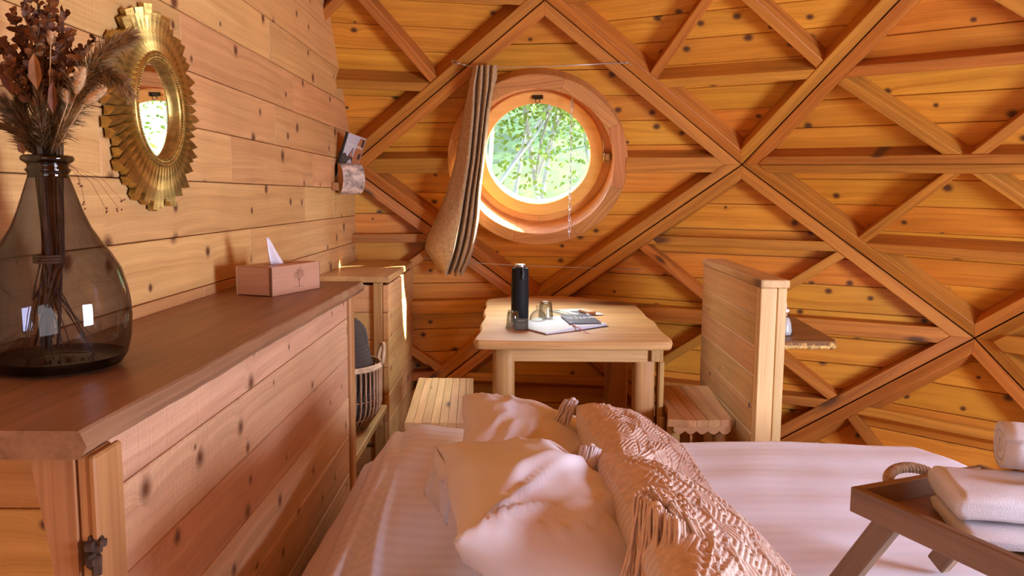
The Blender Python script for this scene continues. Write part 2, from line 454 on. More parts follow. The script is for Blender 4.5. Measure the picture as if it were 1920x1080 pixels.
def rhomb(r, j):
    T, Lf, B, R = vert(r, j), vert(r+1, j-1), vert(r+2, j-1), vert(r+1, j)
    c = (T+Lf+B+R)/4
    u = (R-Lf).normalized(); n = u.cross(T-B).normalized()
    if n.dot(AXIS-c-Vector((0, 0, 2))) < 0: n = -n; u = -u
    v = n.cross(u)
    if v.z < 0: u = -u; v = -v
    M = frame(c, u, y=v)
    DOMEPLANES.append((c, n))
    pts = [T, Lf, B, R]
    if max(p.z for p in pts) < 0.02: return
    # which part of the dome, and can the view show it
    samp = [T*(a)*(b)+Lf*(1-a)*b+R*a*(1-b)+B*(1-a)*(1-b) for a in (0, .25, .5, .75, 1) for b in (0, .25, .5, .75, 1)]
    vis = False
    for s in samp:
        if s.x < XWALL-.12 or s.z < -.05: continue
        q = proj(s)
        if q and -250 < q[0] < 2250 and -420 < q[1] < 1300: vis = True
    if all(p.x < XWALL-.2 for p in samp): return
    win = (r == 3 and j % NF == 0)
    if r <= 1: par = STR['ceiling']
    elif not vis: par = STR['wall_back']
    elif c.x > 1.55: par = STR['wall_right']
    else: par = STR['wall_front']
    inv = M.inverted()
    P2 = [(lambda q: (q.x, q.y))(inv @ p) for p in pts]
    hts = [(inv @ p).z for p in pts]
    if parea(P2) < 0: P2 = P2[::-1]; hts = hts[::-1]; pts = pts[::-1]
    floorv = (0-c.z)/v.z if abs(v.z) > .05 else None
    if not vis:
        Q = P2
        if floorv is not None: Q = clip2(Q, 0, -1, -floorv)
        if len(Q) > 2: plank('panel', Q, -DEP-.03, -DEP, M, W_PANEL, par, 0)
        for i in range(4):
            if pts[i].z > -.4 and pts[(i+1) % 4].z > -.4: board(i, P2, hts, M, par, floorv)
        return
    # sheathing behind the boards
    Q = P2
    if floorv is not None: Q = clip2(Q, 0, -1, -floorv)
    if not win: plank('sheathing', Q, -DEP-.05, -DEP-.021, M, W_SHELL, par, 0)
    # frame boards along the four edges
    for i in range(4): board(i, P2, hts, M, par, floorv)
    inner = inset2(P2, FW)
    xs = [p[0] for p in P2]; ys = [p[1] for p in P2]
    li = P2[[k for k in range(4) if xs[k] == min(xs)][0]]; ri = P2[[k for k in range(4) if xs[k] == max(xs)][0]]
    ti = P2[[k for k in range(4) if ys[k] == max(ys)][0]]; bi = P2[[k for k in range(4) if ys[k] == min(ys)][0]]
    mid = ((li[0]+ri[0])/2, (li[1]+ri[1])/2)
    dd = ((ri[0]-li[0]), (ri[1]-li[1])); dl = math.hypot(*dd); dd = (dd[0]/dl, dd[1]/dl); nn = (-dd[1], dd[0])
    def hp(P, off, sgn):   # keep points with sgn*(n.p) <= sgn*off..., relative to the diagonal
        k = nn[0]*mid[0]+nn[1]*mid[1]
        return clip2(P, sgn*nn[0], sgn*nn[1], sgn*(k+off))
    def strut(name, P, Q, w, clips, dz=.003, dback=DEP):
        d = (Q[0]-P[0], Q[1]-P[1]); l = math.hypot(*d); d = (d[0]/l, d[1]/l); m_ = (-d[1]*w/2, d[0]*w/2)
        e = (d[0]*.2, d[1]*.2)
        R_ = [(P[0]-e[0]-m_[0], P[1]-e[1]-m_[1]), (Q[0]+e[0]-m_[0], Q[1]+e[1]-m_[1]), (Q[0]+e[0]+m_[0], Q[1]+e[1]+m_[1]), (P[0]-e[0]+m_[0], P[1]-e[1]+m_[1])]
        for i in range(4):
            a, b = inner[i], inner[(i+1) % 4]; ex, ey = b[0]-a[0], b[1]-a[1]
            R_ = clip2(R_, ey, -ex, ey*a[0]-ex*a[1])
            if len(R_) < 3: return
        for cl in clips:
            R_ = cl(R_)
            if len(R_) < 3: return
        if floorv is not None: R_ = clip2(R_, 0, -1, -floorv)
        if len(R_) < 3: return
        mm = ((P[0]+Q[0])/2, (P[1]+Q[1])/2)
        # own frame along the strut
        Ms = M @ Matrix.Translation((mm[0], mm[1], 0)) @ Matrix.Rotation(math.atan2(d[1], d[0]), 4, 'Z')
        ca, sa = d
        R2 = [((p[0]-mm[0])*ca+(p[1]-mm[1])*sa, -(p[0]-mm[0])*sa+(p[1]-mm[1])*ca) for p in R_]
        plank(name, R2, -dback, -dz, Ms, W_BEAM, par, .003, org=(0, 0))
    hw = .043
    if win:
        wl = inv @ WIN_C
        for sgn in (-1, 1):
            e0 = (wl.x+sgn*.44, mid[1]+(wl.x+sgn*.44-mid[0])*dd[1]/dd[0])
            strut('horizontal_beam', e0, li if sgn < 0 else ri, .085, [lambda R_: clip2(R_, -sgn, 0, -sgn*(wl.x+sgn*.466))], .002)
    else:
        if c.x > 1.55 and r == 3:   # doubled board
            strut('horizontal_beam', li, ri, 2*hw, [lambda R_: hp(R_, -.0015, 1)], .0)
            strut('horizontal_beam', li, ri, 2*hw, [lambda R_: hp(R_, .0015, -1)], .0)
        else:
            strut('horizontal_beam', li, ri, 1.75*hw, [], .001)
        mids = {}
        for up, tip in ((1, ti), (-1, bi)):
            ml = ((li[0]+tip[0])/2, (li[1]+tip[1])/2); mr = ((ri[0]+tip[0])/2, (ri[1]+tip[1])/2)
            hoff = nn[0]*(ml[0]-mid[0])+nn[1]*(ml[1]-mid[1])
            strut('strut', ml, mr, SW*1.05, [], .004)
            for e in (ml, mr):
                lim = abs(hoff)-SW*.53
                strut('strut', mid, e, SW, [lambda R_, up=up: hp(R_, up*hw*1.0, -up), lambda R_, up=up, lim=lim: hp(R_, up*lim, up)], .007)
    # boards
    Pq = inset2(P2, .012)
    lo_, hi_ = min(p[1] for p in Pq), max(p[1] for p in Pq)
    ph0 = random.uniform(-BW, 0) if not win else -.03
    y = lo_+ph0
    while y < hi_:
        y0, y1 = y+.0016, y+BW-.0016; y += BW
        R_ = clip2(clip2(Pq, 0, -1, -y0), 0, 1, y1)
        if floorv is not None: R_ = clip2(R_, 0, -1, -floorv)
        if len(R_) < 3: continue
        jit = random.uniform(-.0008, .0008)
        zz = (-DEP-.02, -DEP+jit)
        if win:
            wl = inv @ WIN_C; a0, a1 = y0-wl.y, y1-wl.y; r_ = .452
            if min(abs(a0), abs(a1)) < r_ or a0*a1 < 0:
                s0 = math.sqrt(max(0, r_*r_-a0*a0)); s1 = math.sqrt(max(0, r_*r_-a1*a1))
                if s0 == 0 or s1 == 0:
                    ed = y0 if s0 else y1; s_ = s0 or s1; apex = wl.y+(r_ if ed == y0 else -r_)
                    if parea(R_) < 0: R_ = R_[::-1]
                    out = []
                    for i in range(len(R_)):
                        p, q = R_[i], R_[(i+1) % len(R_)]; out.append(p)
                        if abs(p[1]-ed) < 1e-6 and abs(q[1]-ed) < 1e-6:
                            dr = 1 if q[0] > p[0] else -1
                            out += [(wl.x-dr*s_, ed), (wl.x-dr*s_*.55, wl.y+(apex-wl.y)/r_*math.sqrt(r_*r_-(s_*.55)**2)), (wl.x, apex),
                                    (wl.x+dr*s_*.55, wl.y+(apex-wl.y)/r_*math.sqrt(r_*r_-(s_*.55)**2)), (wl.x+dr*s_, ed)]
                    plank('cladding_board', out, *zz, M, W_PANEL, par, 0)
                else:
                    for sg in (-1, 1):
                        # line through (wl.x+sg*s0,y0),(wl.x+sg*s1,y1)
                        x0_, x1_ = wl.x+sg*s0, wl.x+sg*s1; ex, ey = x1_-x0_, y1-y0
                        a_, b_ = ey, -ex; k = a_*x0_+b_*y0
                        Q = clip2(R_, -sg*a_, -sg*b_, -sg*k)
                        if len(Q) > 2: plank('cladding_board', Q, *zz, M, W_PANEL, par, .0025)
                continue
        plank('cladding_board', R_, *zz, M, W_PANEL, par, .0025)
def board(i, P2, hts, M, par, floorv):
    a, b = P2[i], P2[(i+1) % 4]; I0 = inset2(P2, SEAM); I1 = inset2(P2, FW)
    q = [I0[i], I0[(i+1) % 4], I1[(i+1) % 4], I1[i]]
    if floorv is not None: q = clip2(q, 0, -1, -floorv)
    if len(q) < 3: return
    ha, hb = hts[i], hts[(i+1) % 4]
    d = (b[0]-a[0], b[1]-a[1]); l = math.hypot(*d); d = (d[0]/l, d[1]/l)
    mm = ((a[0]+b[0])/2, (a[1]+b[1])/2)
    Ms = M @ Matrix.Translation((mm[0], mm[1], (ha+hb)/2)) @ Matrix.Rotation(math.atan2(d[1], d[0]), 4, 'Z') @ Matrix.Rotation(-math.atan2(hb-ha, l), 4, 'Y')
    R2 = [((p[0]-mm[0])*d[0]+(p[1]-mm[1])*d[1], -(p[0]-mm[0])*d[1]+(p[1]-mm[1])*d[0]) for p in q]
    plank('beam', R2, -DEP-.01, 0, Ms, W_BEAM, par, .0022, org=(0, 0))
for r in range(0, 6):
    for j in range(NF): rhomb(r, j)

# floor
fl = MB(); fr_ = 3.7
V = [(AXIS.x+fr_*math.cos(2*pi*k/20), AXIS.y+fr_*math.sin(2*pi*k/20), 0) for k in range(20)]
V += [(x, y, -.12) for x, y, z in V]
fl.add(V, [tuple(range(20)), tuple(range(39, 19, -1))]+[(k, 20+k, 20+(k+1) % 20, (k+1) % 20) for k in range(20)])
tag(fl.build('floor', wood('floor_boards', (0.40, 0.19, 0.07), (0.6, 0.32, 0.13), gs=14, kx=1.2, ky=2), None), kind='structure')

# outer skin of the dome, closed but for the round window
def skin(r, j):
    T, Lf, B, R = vert(r, j), vert(r+1, j-1), vert(r+2, j-1), vert(r+1, j)
    c = (T+Lf+B+R)/4
    if max(p.z for p in (T, Lf, B, R)) < 0: return
    n = (R-Lf).normalized().cross(T-B).normalized()
    if n.dot(AXIS-c-Vector((0, 0, 2))) < 0: n = -n
    ax = Vector((AXIS.x, AXIS.y, 1.3))
    P = [ax+(p-ax)*1.062 for p in (T, Lf, B, R)]
    if r == 3 and j % NF == 0:
        o = WIN_C-n*.2; M = frame(o, (Lf-R), z=-n); inv = M.inverted()
        Q = [inv @ p for p in P]; Q = [Vector((q.x, q.y, 0)) for q in Q]
        # ring of quads from the hole to the rhomb's edge
        K = 48; V = []; F = []
        for k in range(K):
            w = 2*pi*k/K; d = (math.cos(w), math.sin(w)); best = 9
            for i in range(4):
                p, q = Q[i], Q[(i+1) % 4]; ex, ey = q.x-p.x, q.y-p.y; den = d[0]*ey-d[1]*ex
                if abs(den) > 1e-9:
                    t = (p.x*ey-p.y*ex)/den; s_ = (p.x*d[1]-p.y*d[0])/den
                    if t > 0 and -.001 <= s_ <= 1.001: best = min(best, t+.09)
            V += [(d[0]*.43, d[1]*.43, 0), (d[0]*best, d[1]*best, 0)]
        for k in range(K):
            k2 = (k+1) % K; F.append((2*k, 2*k+1, 2*k2+1, 2*k2))
        V2 = V+[(x, y, -.02) for x, y, z in V]; m_ = len(V)
        F2 = F+[tuple(i+m_ for i in reversed(f)) for f in F]
        mkl('roof_skin', V2, F2, W_SHELL, STR['wall_front'], M)
    else:
        V = P+[ax+(p-ax)*1.075 for p in P]
        mk('roof_skin', V, [(0, 1, 2, 3), (7, 6, 5, 4), (0, 1, 5, 4), (1, 2, 6, 5), (2, 3, 7, 6), (3, 0, 4, 7)], W_SHELL,
           STR['ceiling'] if r <= 1 else STR['wall_back'])
for r in range(0, 6):
    for j in range(NF): skin(r, j)
M_PANE = glass('window_glass', (.97, .99, .98), (.9, .95, .93), .08, .8)

# left partition wall: rough boards with staggered joints, cut to the curve of the dome
WL = struct('wall_left')
MW = frame(Vector((XWALL, 0, 0)), (0, 1, 0), y=(0, 0, 1))     # x along +Y, y up, z towards the room (+X)
if MW.col[2].x < 0: MW = frame(Vector((XWALL, 0, 0)), (0, -1, 0), y=(0, 0, 1))
sgw = 1 if MW.col[0].y > 0 else -1
poly = [(-2.0*1, 0), (5.2, 0), (5.2, 4.2), (-2.0, 4.2)]
for (c, n) in DOMEPLANES:
    # keep n.(P-c) >= -DEP
    poly = clip2(poly, -n.y, -n.z, -(n.x*(c.x-XWALL)+n.y*c.y+n.z*c.z-DEP-.005))
cuts = {}
JO = {6: [2.30, 3.55], 7: [2.72, 1.1], 8: [3.45, 4.0], 9: [1.75, 2.56, 3.6], 10: [1.92, 3.05], 11: [2.2, 3.3], 12: [3.0], 5: [2.0, 3.2]}
z0 = 1.349-.15*9; k = 0
while z0 < 4.2:
    a, b = z0+.0012, z0+.15-.0012; z0 += .15; k += 1
    R_ = clip2(clip2(poly, 0, -1, -a), 0, 1, b)
    if len(R_) < 3: continue
    js = sorted(JO.get(k-1, [random.uniform(.5, 4)])); seq = [-9]+js+[9]
    for q0, q1 in zip(seq, seq[1:]):
        Q = clip2(clip2(R_, -1, 0, -(q0+.0008)), 1, 0, q1-.0008)
        if len(Q) > 2:
            Q = [(p[0]*sgw, p[1]) for p in Q]
            plank('plank', Q, -.035, random.uniform(-.0007, .0007), MW, W_WALL, WL, .0018)
Qb = [(p[0]*sgw, p[1]) for p in poly]
plank('backing', Qb, -.06, -.036, MW, W_SHELL, WL, 0)

# ------------------------------------------------------------------ more helpers
def at(px, py, Y):
    """the point at depth Y (metres into the room) seen at a pixel of the 1920x1080 photograph"""
    d = FWD+RTC*(px-960)/FPX-UPC*(py-540)/FPX
    return CAMPOS+d*(Y/d.y)
def copy_thing(o, dloc=None):
    c = o.copy(); COL.objects.link(c)
    for ch in list(o.children):
        k = ch.copy(); COL.objects.link(k); k.parent = c
        for g in list(ch.children):
            h = g.copy(); COL.objects.link(h); h.parent = k
    return c
def grid_mesh(name, P, mat, parent=None, M=None, smooth=True, closed_u=False, thick=0):
    """P[i][j] points"""
    n, m = len(P), len(P[0]); V = [p for row in P for p in row]; F = []
    for i in range(n-1+(1 if closed_u else 0)):
        for j in range(m-1):
            i2 = (i+1) % n
            F.append((i*m+j, i2*m+j, i2*m+j+1, i*m+j+1))
    o = mk(name, V, F, mat, parent, M, smooth)
    if thick:
        md = o.modifiers.new('thickness', 'SOLIDIFY'); md.thickness = thick; md.offset = 0
    return o

# ------------------------------------------------------------------ round window
nW = Vector((0.065, 0.9175, 0.3925)).normalized()
uW = Vector((1, -0.0708, 0)); uW = (uW-nW*uW.dot(nW)).normalized()
MWIN = frame(WIN_C, -uW, z=nW)                      # local: x to the left in the view, y up, z outwards
vW = Vector((MWIN[0][1], MWIN[1][1], MWIN[2][1]))
WIN = struct('window_1')
def ringpart(name, prof, a0, a1, mat, n=10, own=True, parent=WIN):
    am = (a0+a1)/2; rm = sum(p[0] for p in prof)/len(prof)
    V = []; F = []; k = len(prof)
    for i in range(n+1):
        w = a0+(a1-a0)*i/n
        for r, z in prof: V.append(MWIN @ Vector((r*math.cos(w), r*math.sin(w), z)))
    for i in range(n):
        for q in range(k):
            q2 = (q+1) % k; F.append((i*k+q, (i+1)*k+q, (i+1)*k+q2, i*k+q2))
    if abs(a1-a0) < 2*pi-.001: F.append(tuple(range(k))); F.append(tuple(n*k+q for q in range(k-1, -1, -1)))
    c = MWIN @ Vector((rm*math.cos(am), rm*math.sin(am), 0))
    t = (MWIN.to_3x3() @ Vector((-math.sin(am), math.cos(am), 0)))
    rr = (MWIN.to_3x3() @ Vector((math.cos(am), math.sin(am), 0)))
    o = mk(name, V, F, mat, parent, frame(c, t, y=rr), False)
    return o
prof_ring = [(.408, -.012), (.474, -.012), (.478, -.006), (.478, .12), (.40, .20), (.396, .12), (.405, -.006)]
NSEG = 8
for i in range(NSEG):
    ringpart('ring_segment', prof_ring, 2*pi*i/NSEG+.30+.0012, 2*pi*(i+1)/NSEG+.30-.0012, W_RING, 8)
ringpart('window_tube', [(.405, .19), (.435, .19), (.435, .23), (.405, .23)], 0, 2*pi, W_SASH, 48)
for i in range(4):
    a0 = 2*pi*i/4+pi/2
    ringpart('window_frame', [(.357, .134), (.397, .134), (.397, .185), (.357, .185)], a0+.001, a0+pi/2-.001, W_SASH, 14)
for i in range(2):
    a0 = pi*i-.0
    ringpart('window_sash', [(.288, .126), (.350, .112), (.3555, .118), (.3555, .182), (.284, .182), (.284, .134)], a0+.0006, a0+pi-.0006, W_SASH, 28)
pb = MB(); V = [MWIN @ Vector((.286*math.cos(2*pi*k/64), .286*math.sin(2*pi*k/64), z)) for z in (.152, .158) for k in range(64)]
pb.add(V, [tuple(range(63, -1, -1)), tuple(range(64, 128))]+[(k, (k+1) % 64, 64+(k+1) % 64, 64+k) for k in range(64)])
pb.build('window_pane', M_PANE, WIN)
M_BRONZE = plain('dark_bronze', (.10, .075, .045), .35, 1.0)
M_BRASS = plain('pale_brass', (.55, .42, .24), .35, 1.0)
M_STEEL = plain('steel', (.55, .54, .52), .3, 1.0)
lb = MB()
ml = MWIN @ Matrix.Translation((0, .325, .110)); lb.box(ml, .058, .022, .012, .003)
lb.box(MWIN @ Matrix.Translation((.021, .325, .102)), .012, .014, .01, .002); lb.box(MWIN @ Matrix.Translation((-.021, .325, .102)), .012, .014, .01, .002)
lb.tube([MWIN @ Vector((.012*math.cos(w), .318+.012*math.sin(w)-.01, .100)) for w in [2*pi*k/12 for k in range(13)]], .0025, 6)
lb.build('window_latch', M_BRONZE, WIN)
hb = MB(); hb.box(MWIN @ Matrix.Translation((-.372, 0.0, .112)), .034, .042, .03, .004)
hb.tube([MWIN @ Vector((-.358, y, .094)) for y in (-.02, .02)], .006, 8); hb.build('window_hinge', M_BRASS, WIN)
# chain of the sash, hanging straight down
cb = MB(); top = at(1072, 182, 4.20); bot = at(1067, 446, 4.235); nl = 25
for i in range(nl):
    p = top.lerp(bot, (i+.5)/nl); h = (top-bot).length/nl*.62
    a = Vector((1, 0, 0)) if i % 2 else Vector((.25, 1, 0)).normalized()
    pts = []
    for k in range(13):
        w = 2*pi*k/12; pts.append(p+a*math.cos(w)*.0055+Vector((0, 0, 1))*math.sin(w)*h)
    cb.tube(pts, .0016, 5, False)
cb.tube([top+Vector((0, 0, .0)), at(1073, 166, 4.21), MWIN @ Vector((-.19, .27, .10))], .0018, 5)
ch = cb.build('chain', M_STEEL, WIN, smooth=True); tag(ch, kind='stuff')

# ------------------------------------------------------------------ outside the window
M_GROUND = plain('meadow', (0.036, 0.066, 0.010), .9, nsc=3, namp=.5)
gb = MB(); R0 = []
for i in range(41):
    for k in range(25):
        x = -30+60*i/40; y = 4.9+44*k/24
        R0.append((x, y, -.9+max(0, (y-9))*.55+.25*nz(x*.3, y*.3)))
gb.V = [Vector(p) for p in R0]
for i in range(40):
    for k in range(24): gb.F.append((i*25+k, (i+1)*25+k, (i+1)*25+k+1, i*25+k+1))
tag(gb.build('grass_slope', M_GROUND, None, smooth=True), kind='structure')
def leafmat(name, col, tr):
    m, nt, out = mat_new(name); L = nt.links
    d = N(nt, 'BsdfDiffuse'); t = N(nt, 'BsdfTranslucent')
    oi = N(nt, 'TexCoord'); no = N(nt, 'TexNoise'); no.inputs['Scale'].default_value = 3.0; L.new(oi.outputs['Object'], no.inputs['Vector'])
    c = ramp(nt, no.outputs[0], [(.35, tuple(x*.55 for x in col)), (.65, col)])
    L.new(c, d.inputs['Color']); t.inputs['Color'].default_value = (*tr, 1)
    mx = N(nt, 'MixShader'); mx.inputs[0].default_value = .45; L.new(d.outputs[0], mx.inputs[1]); L.new(t.outputs[0], mx.inputs[2]); L.new(mx.outputs[0], out.inputs[0])
    return m
M_LEAF = leafmat('spring_leaf', (0.14, 0.19, 0.035), (0.17, 0.24, 0.035))
M_TWIG = plain('pale_twig', (0.16, 0.155, 0.13), .8, namp=.3)
def tree_meshes(seed, h):
    rnd = random.Random(seed); tb = MB(); tips = []
    def grow(p, d, l, r, lev):
        pts = [p]; q = p.copy(); n = 5
        for i in range(n):
            d = (d+Vector((rnd.uniform(-.16, .16), rnd.uniform(-.16, .16), rnd.uniform(-.03, .10)))).normalized()
            q = q+d*l/n; pts.append(q.copy())
            if lev < 2:
                for _ in range(2 if lev == 0 else 2):
                    if rnd.random() < .75 and i > 0:
                        w = rnd.uniform(0, 2*pi); dd = (d*.75+Vector((math.cos(w), math.sin(w), .15))*.6).normalized()
                        grow(q.copy(), dd, l*rnd.uniform(.35, .55), r*.5, lev+1)
            if lev >= 1: tips.append(q.copy())
        tb.tube(pts, [r*(1-.7*i/n) for i in range(n+1)], 5, False)
    grow(Vector((0, 0, 0)), Vector((rnd.uniform(-.2, .2), 0, 1)).normalized(), h, .035, 0)
    fb = MB()
    for t in tips:
        for _ in range(60):
            c = t+Vector((rnd.gauss(0, .30), rnd.gauss(0, .30), rnd.gauss(0, .30))); s = rnd.uniform(.016, .042)
            a = Vector((rnd.uniform(-1, 1), rnd.uniform(-1, 1), rnd.uniform(-1, 1))).normalized(); b = a.orthogonal().normalized()
            k = len(fb.V); fb.V += [c-a*s, c+b*s*.5, c+a*s, c-b*s*.5]; fb.F.append((k, k+1, k+2, k+3))
    return tb, fb
TREES = []
for sd in range(3):
    tb, fb = tree_meshes(40+sd, 5.2)
    root = thing('sapling', 'x', 'tree', (0, 0, 0), 'saplings behind the round window')
    tb.build('trunk', M_TWIG, root, smooth=True)
    tag(fb.build('foliage', M_LEAF, root), kind='stuff'); TREES.append(root)
spots = [(-1.6, 9.0), (-.6, 8.2), (.5, 8.8), (1.5, 8.3), (2.6, 9.2), (-2.4, 10.4), (-.9, 10.6), (.2, 10.9), (1.2, 10.5), (2.2, 11.2), (3.4, 10.8),
         (-3.2, 12.6), (-1.6, 12.8), (0., 13.0), (1.6, 12.9), (3.0, 13.2), (4.4, 12.6), (-.6, 15), (1.1, 15.4), (2.8, 15.2)]
for i, (x, y) in enumerate(spots):
    t = TREES[i] if i < 3 else copy_thing(TREES[i % 3])
    t.location = (x, y, -1.0+max(0, (y-9))*.52); t.rotation_euler = (0, 0, i*2.1); sc = 1+.25*((i*7) % 5)/5; t.scale = (sc, sc, sc)
    t['label'] = 'thin spring-green sapling among others seen through the round window'

# ------------------------------------------------------------------ curtain on its two wires
M_FELT = plain('brown_felt', (0.50, 0.32, 0.15), .95, nsc=60, namp=.22, bump=.25, bsc=500, sheen=.3, spec=.15)
def wpl(px, py, off):
    """point seen at a pixel on the window's rhomb plane moved off metres into the room"""
    d = FWD+RTC*(px-960)/FPX-UPC*(py-540)/FPX
    c = Vector((0.146, 4.3026, 1.4678))-nW*off
    return CAMPOS+d*((c-CAMPOS).dot(nW)/d.dot(nW))
rows = [(122, [(889, .03), (895, .075), (898, .02), (903, .07), (908, .015), (914, .065), (920, .02), (926, .06), (931, .005)]),
        (160, [(880, .03), (888, .085), (893, .02), (901, .08), (906, .015), (913, .07), (918, .02), (922, .065), (926, .005)]),
        (215, [(869, .03), (887, .095), (890, .02), (896, .085), (901, .015), (907, .075), (909, .02), (913, .07), (917, .005)]),
        (300, [(854, .03), (879, .11), (882, .02), (888, .095), (893, .015), (898, .085), (900, .02), (904, .075), (908, .005)]),
        (360, [(838, .035), (870, .125), (873, .02), (879, .105), (884, .015), (889, .09), (893, .02), (897, .08), (901, .005)]),
        (405, [(820, .04), (863, .14), (866, .03), (873, .11), (878, .02), (883, .09), (889, .03), (894, .075), (898, .005)]),
        (440, [(802, .05), (856, .155), (860, .03), (867, .115), (873, .02), (878, .09), (884, .035), (889, .07), (894, .005)]),
        (465, [(796, .06), (851, .16), (855, .035), (862, .115), (867, .02), (872, .09), (879, .035), (884, .065), (888, .01)]),
        (490, [(812, .07), (843, .15), (848, .04), (855, .11), (860, .03), (865, .09), (870, .035), (875, .06), (880, .01)]),
        (513, [(828, .075), (835, .14), (840, .045), (847, .105), (852, .03), (857, .085), (861, .04), (864, .06), (868, .015)])]
P = []
import bisect
def lin(tab, y, k, c):
    for (y0, a), (y1, b) in zip(tab, tab[1:]):
        if y0 <= y <= y1:
            t = (y-y0)/(y1-y0); return a[k][c]*(1-t)+b[k][c]*t
    return tab[-1][1][k][c]
for i in range(61):
    y = 122+(513-122)*i/60; row = []; yk = [lin(rows, y, k, 0) for k in range(9)]
    for k in range(8):
        for s in range(6):
            t = s/6; tt = t*t*(3-2*t) if k else t
            x0, x1 = lin(rows, y, k, 0), lin(rows, y, k+1, 0); o0, o1 = lin(rows, y, k, 1), lin(rows, y, k+1, 1)
            bulge = (.03*math.sin(pi*t)*sst(350, 460, y)*(1-.6*sst(470, 513, y))) if k == 0 else 0
            row.append(wpl(x0+(x1-x0)*t, y+(1.5*math.sin(3*k+t*3))*sst(480, 513, y)+(4*((k*5) % 3-1))*sst(500, 513, y), .035+o0+(o1-o0)*tt+bulge+.002*nz(k+t*2, y*.02)))
    row.append(wpl(lin(rows, y, 8, 0), y, .035+lin(rows, y, 8, 1))); P.append(row)
cur = grid_mesh('curtain', P, M_FELT, None, None, True, thick=.0035)
tag(cur, 'brown felt curtain bunched to the left of the round window', 'curtain')
fw = MB(); fw.add([wpl(931, 126, .04), wpl(926, 190, .03), wpl(919, 205, .03), wpl(908, 205, .03), wpl(913, 126, .04)], [(0, 1, 2, 3, 4)])
fl_ = MB()
P = [[wpl(908+(18-3*0)*s/4*(1 if t < .35 else 1-(t-.35)*.9), 126+85*t, .04+.01*s/4) for s in range(5)] for t in [k/8 for k in range(9)]]
P = [[wpl(a, 126+80*t, .03) for a in (908-10*t, 913-9*t, 918-8*t, 924+4*t*(1-t)*4-12*t, 932-2*t if t < .25 else 936-26*(t-.1))] for t in [k/8 for k in range(9)]]
grid_mesh('curtain_edge', P, M_FELT, cur, None, True, thick=.003)
M_WIRE = plain('galvanised_wire', (.62, .60, .55), .35, .8)
def wire(pts, label, seed):
    t = thing('curtain_wire', label, 'wire', tuple(pts[0]))
    w = MB(); w.tube(pts, .0022, 6); w.build('wire', M_WIRE, t, smooth=True)
    for e, d in ((pts[0], (pts[1]-pts[0]).normalized()), (pts[-1], (pts[-2]-pts[-1]).normalized())):
        h = MB()
        back = nW*.05
        h.tube([e+d*.0+Vector((0, 0, .009*math.sin(2*pi*k/12)))-d*(.012*math.cos(2*pi*k/12)) for k in range(13)], .0022, 6, False)
        h.tube([e-d*.012, e-d*.02+nW*.02, e-d*.022+nW*.06], .003, 6)
        h.sphere(e+d*.02, .0055, 8, 5, (1.8, 1, 1)); h.sphere(e+d*.045, .0045, 8, 5, (1.6, 1, 1))
        h.build('wire_hook', M_STEEL, t, smooth=True)
wire([wpl(853, 117, .045), wpl(880, 124, .05), wpl(905, 128, .05), wpl(1040, 124, .045), wpl(1182, 117, .03)], 'upper curtain wire above the round window with screw hooks', 1)
wire([wpl(800, 485, .05), wpl(835, 490, .07), wpl(960, 497, .06), wpl(1120, 503, .03), wpl(1250, 507, -.02)], 'lower curtain wire below the round window behind the black bottle', 2)

# ------------------------------------------------------------------ bay cabinet by the window and sideboard along the left wall
CAB = thing('bay_cabinet', 'tall spruce plank cabinet with sunlit side next to the left bench', 'cabinet', (-.73, 4.2, 0))
XC = -.572
nb = 7; bh = .129
for k in range(nb):
    z0 = .0+k*bh; z1 = z0+bh-.002
    if z1 > .915: z1 = .915
    seq = [3.668, 4.60] if k % 2 else [3.668, 4.2, 4.60]
    for a, b in zip(seq, seq[1:]):
        bar('plank', ((XC-.0125), (a+b)/2, (z0+z1)/2), (0, 1, 0), (0, 0, 1), (b-a-.0015, z1-z0, .025), W_DRES if 0 else W_WALL, CAB, .002)
    bar('front_plank', ((XWALL+XC-.06)/2+.002, 3.690, (z0+z1)/2), (1, 0, 0), (0, 0, 1), (XC-.06-XWALL-.006, z1-z0, .02), W_WALL, CAB, .002)
wbox('corner_post', (XC-.068, 3.655, 0), (XC-.0265, 3.70, .914), W_LEG, CAB, .003, 'z')
wbox('cabinet_top', (XWALL+.002, 3.640, .916), (XC+.012, 4.59, .945), W_TABLE, CAB, .004, 'y')
wbox('top_edging', (XC-.062, 3.63, .9455), (XC+.012, 4.42, .9475), W_TABLE, CAB, .001, 'y')

SB = thing('sideboard', 'long spruce plank sideboard with a dark live-edge top along the left wall', 'sideboard', (-.70, 1.85, 0))
XF = -.548
# top with waney front edge
nS = 60; ya, yb = .972, 2.742
def fe(y):  # front edge of the slab
    t = (y-ya)/(yb-ya)
    return -.541+.024*t+.006*nz(y*3.1, 1.7)+.004*nz(y*9, 4)
prof = [(0, 1.019), (.004, 1.016), (.010, .999), (.004, .988), (-.004, .982)]
P = []
for i in range(nS+1):
    y = ya+(yb-ya)*i/nS; x = fe(y); row = [Vector((XWALL+.004, y, .982)), Vector((XWALL+.004, y, 1.019)), Vector((-.72, y, 1.019)), Vector((x-.02, y, 1.019))]
    for k, (dx, z) in enumerate(prof): row.append(Vector((x+dx+.0025*nz(y*14, k*1.3), y, z)))
    row.append(Vector((XWALL+.004, y, .982))); P.append(row)
slab = MB(); m_ = len(P[0])
slab.V = [p for r in P for p in r]
for i in range(nS):
    for k in range(m_-1): slab.F.append((i*m_+k, (i+1)*m_+k, (i+1)*m_+k+1, i*m_+k+1))
slab.F.append(tuple(range(m_-1))); slab.F.append(tuple(nS*m_+k for k in range(m_-2, -1, -1)))
slab.build('sideboard_top', W_TOP, SB, frame((-.7, 1.85, 1.0), (0, 1, 0), z=(0, 0, 1)))
zl = [.10, .236, .370, .503, .637, .771, .905, .982]
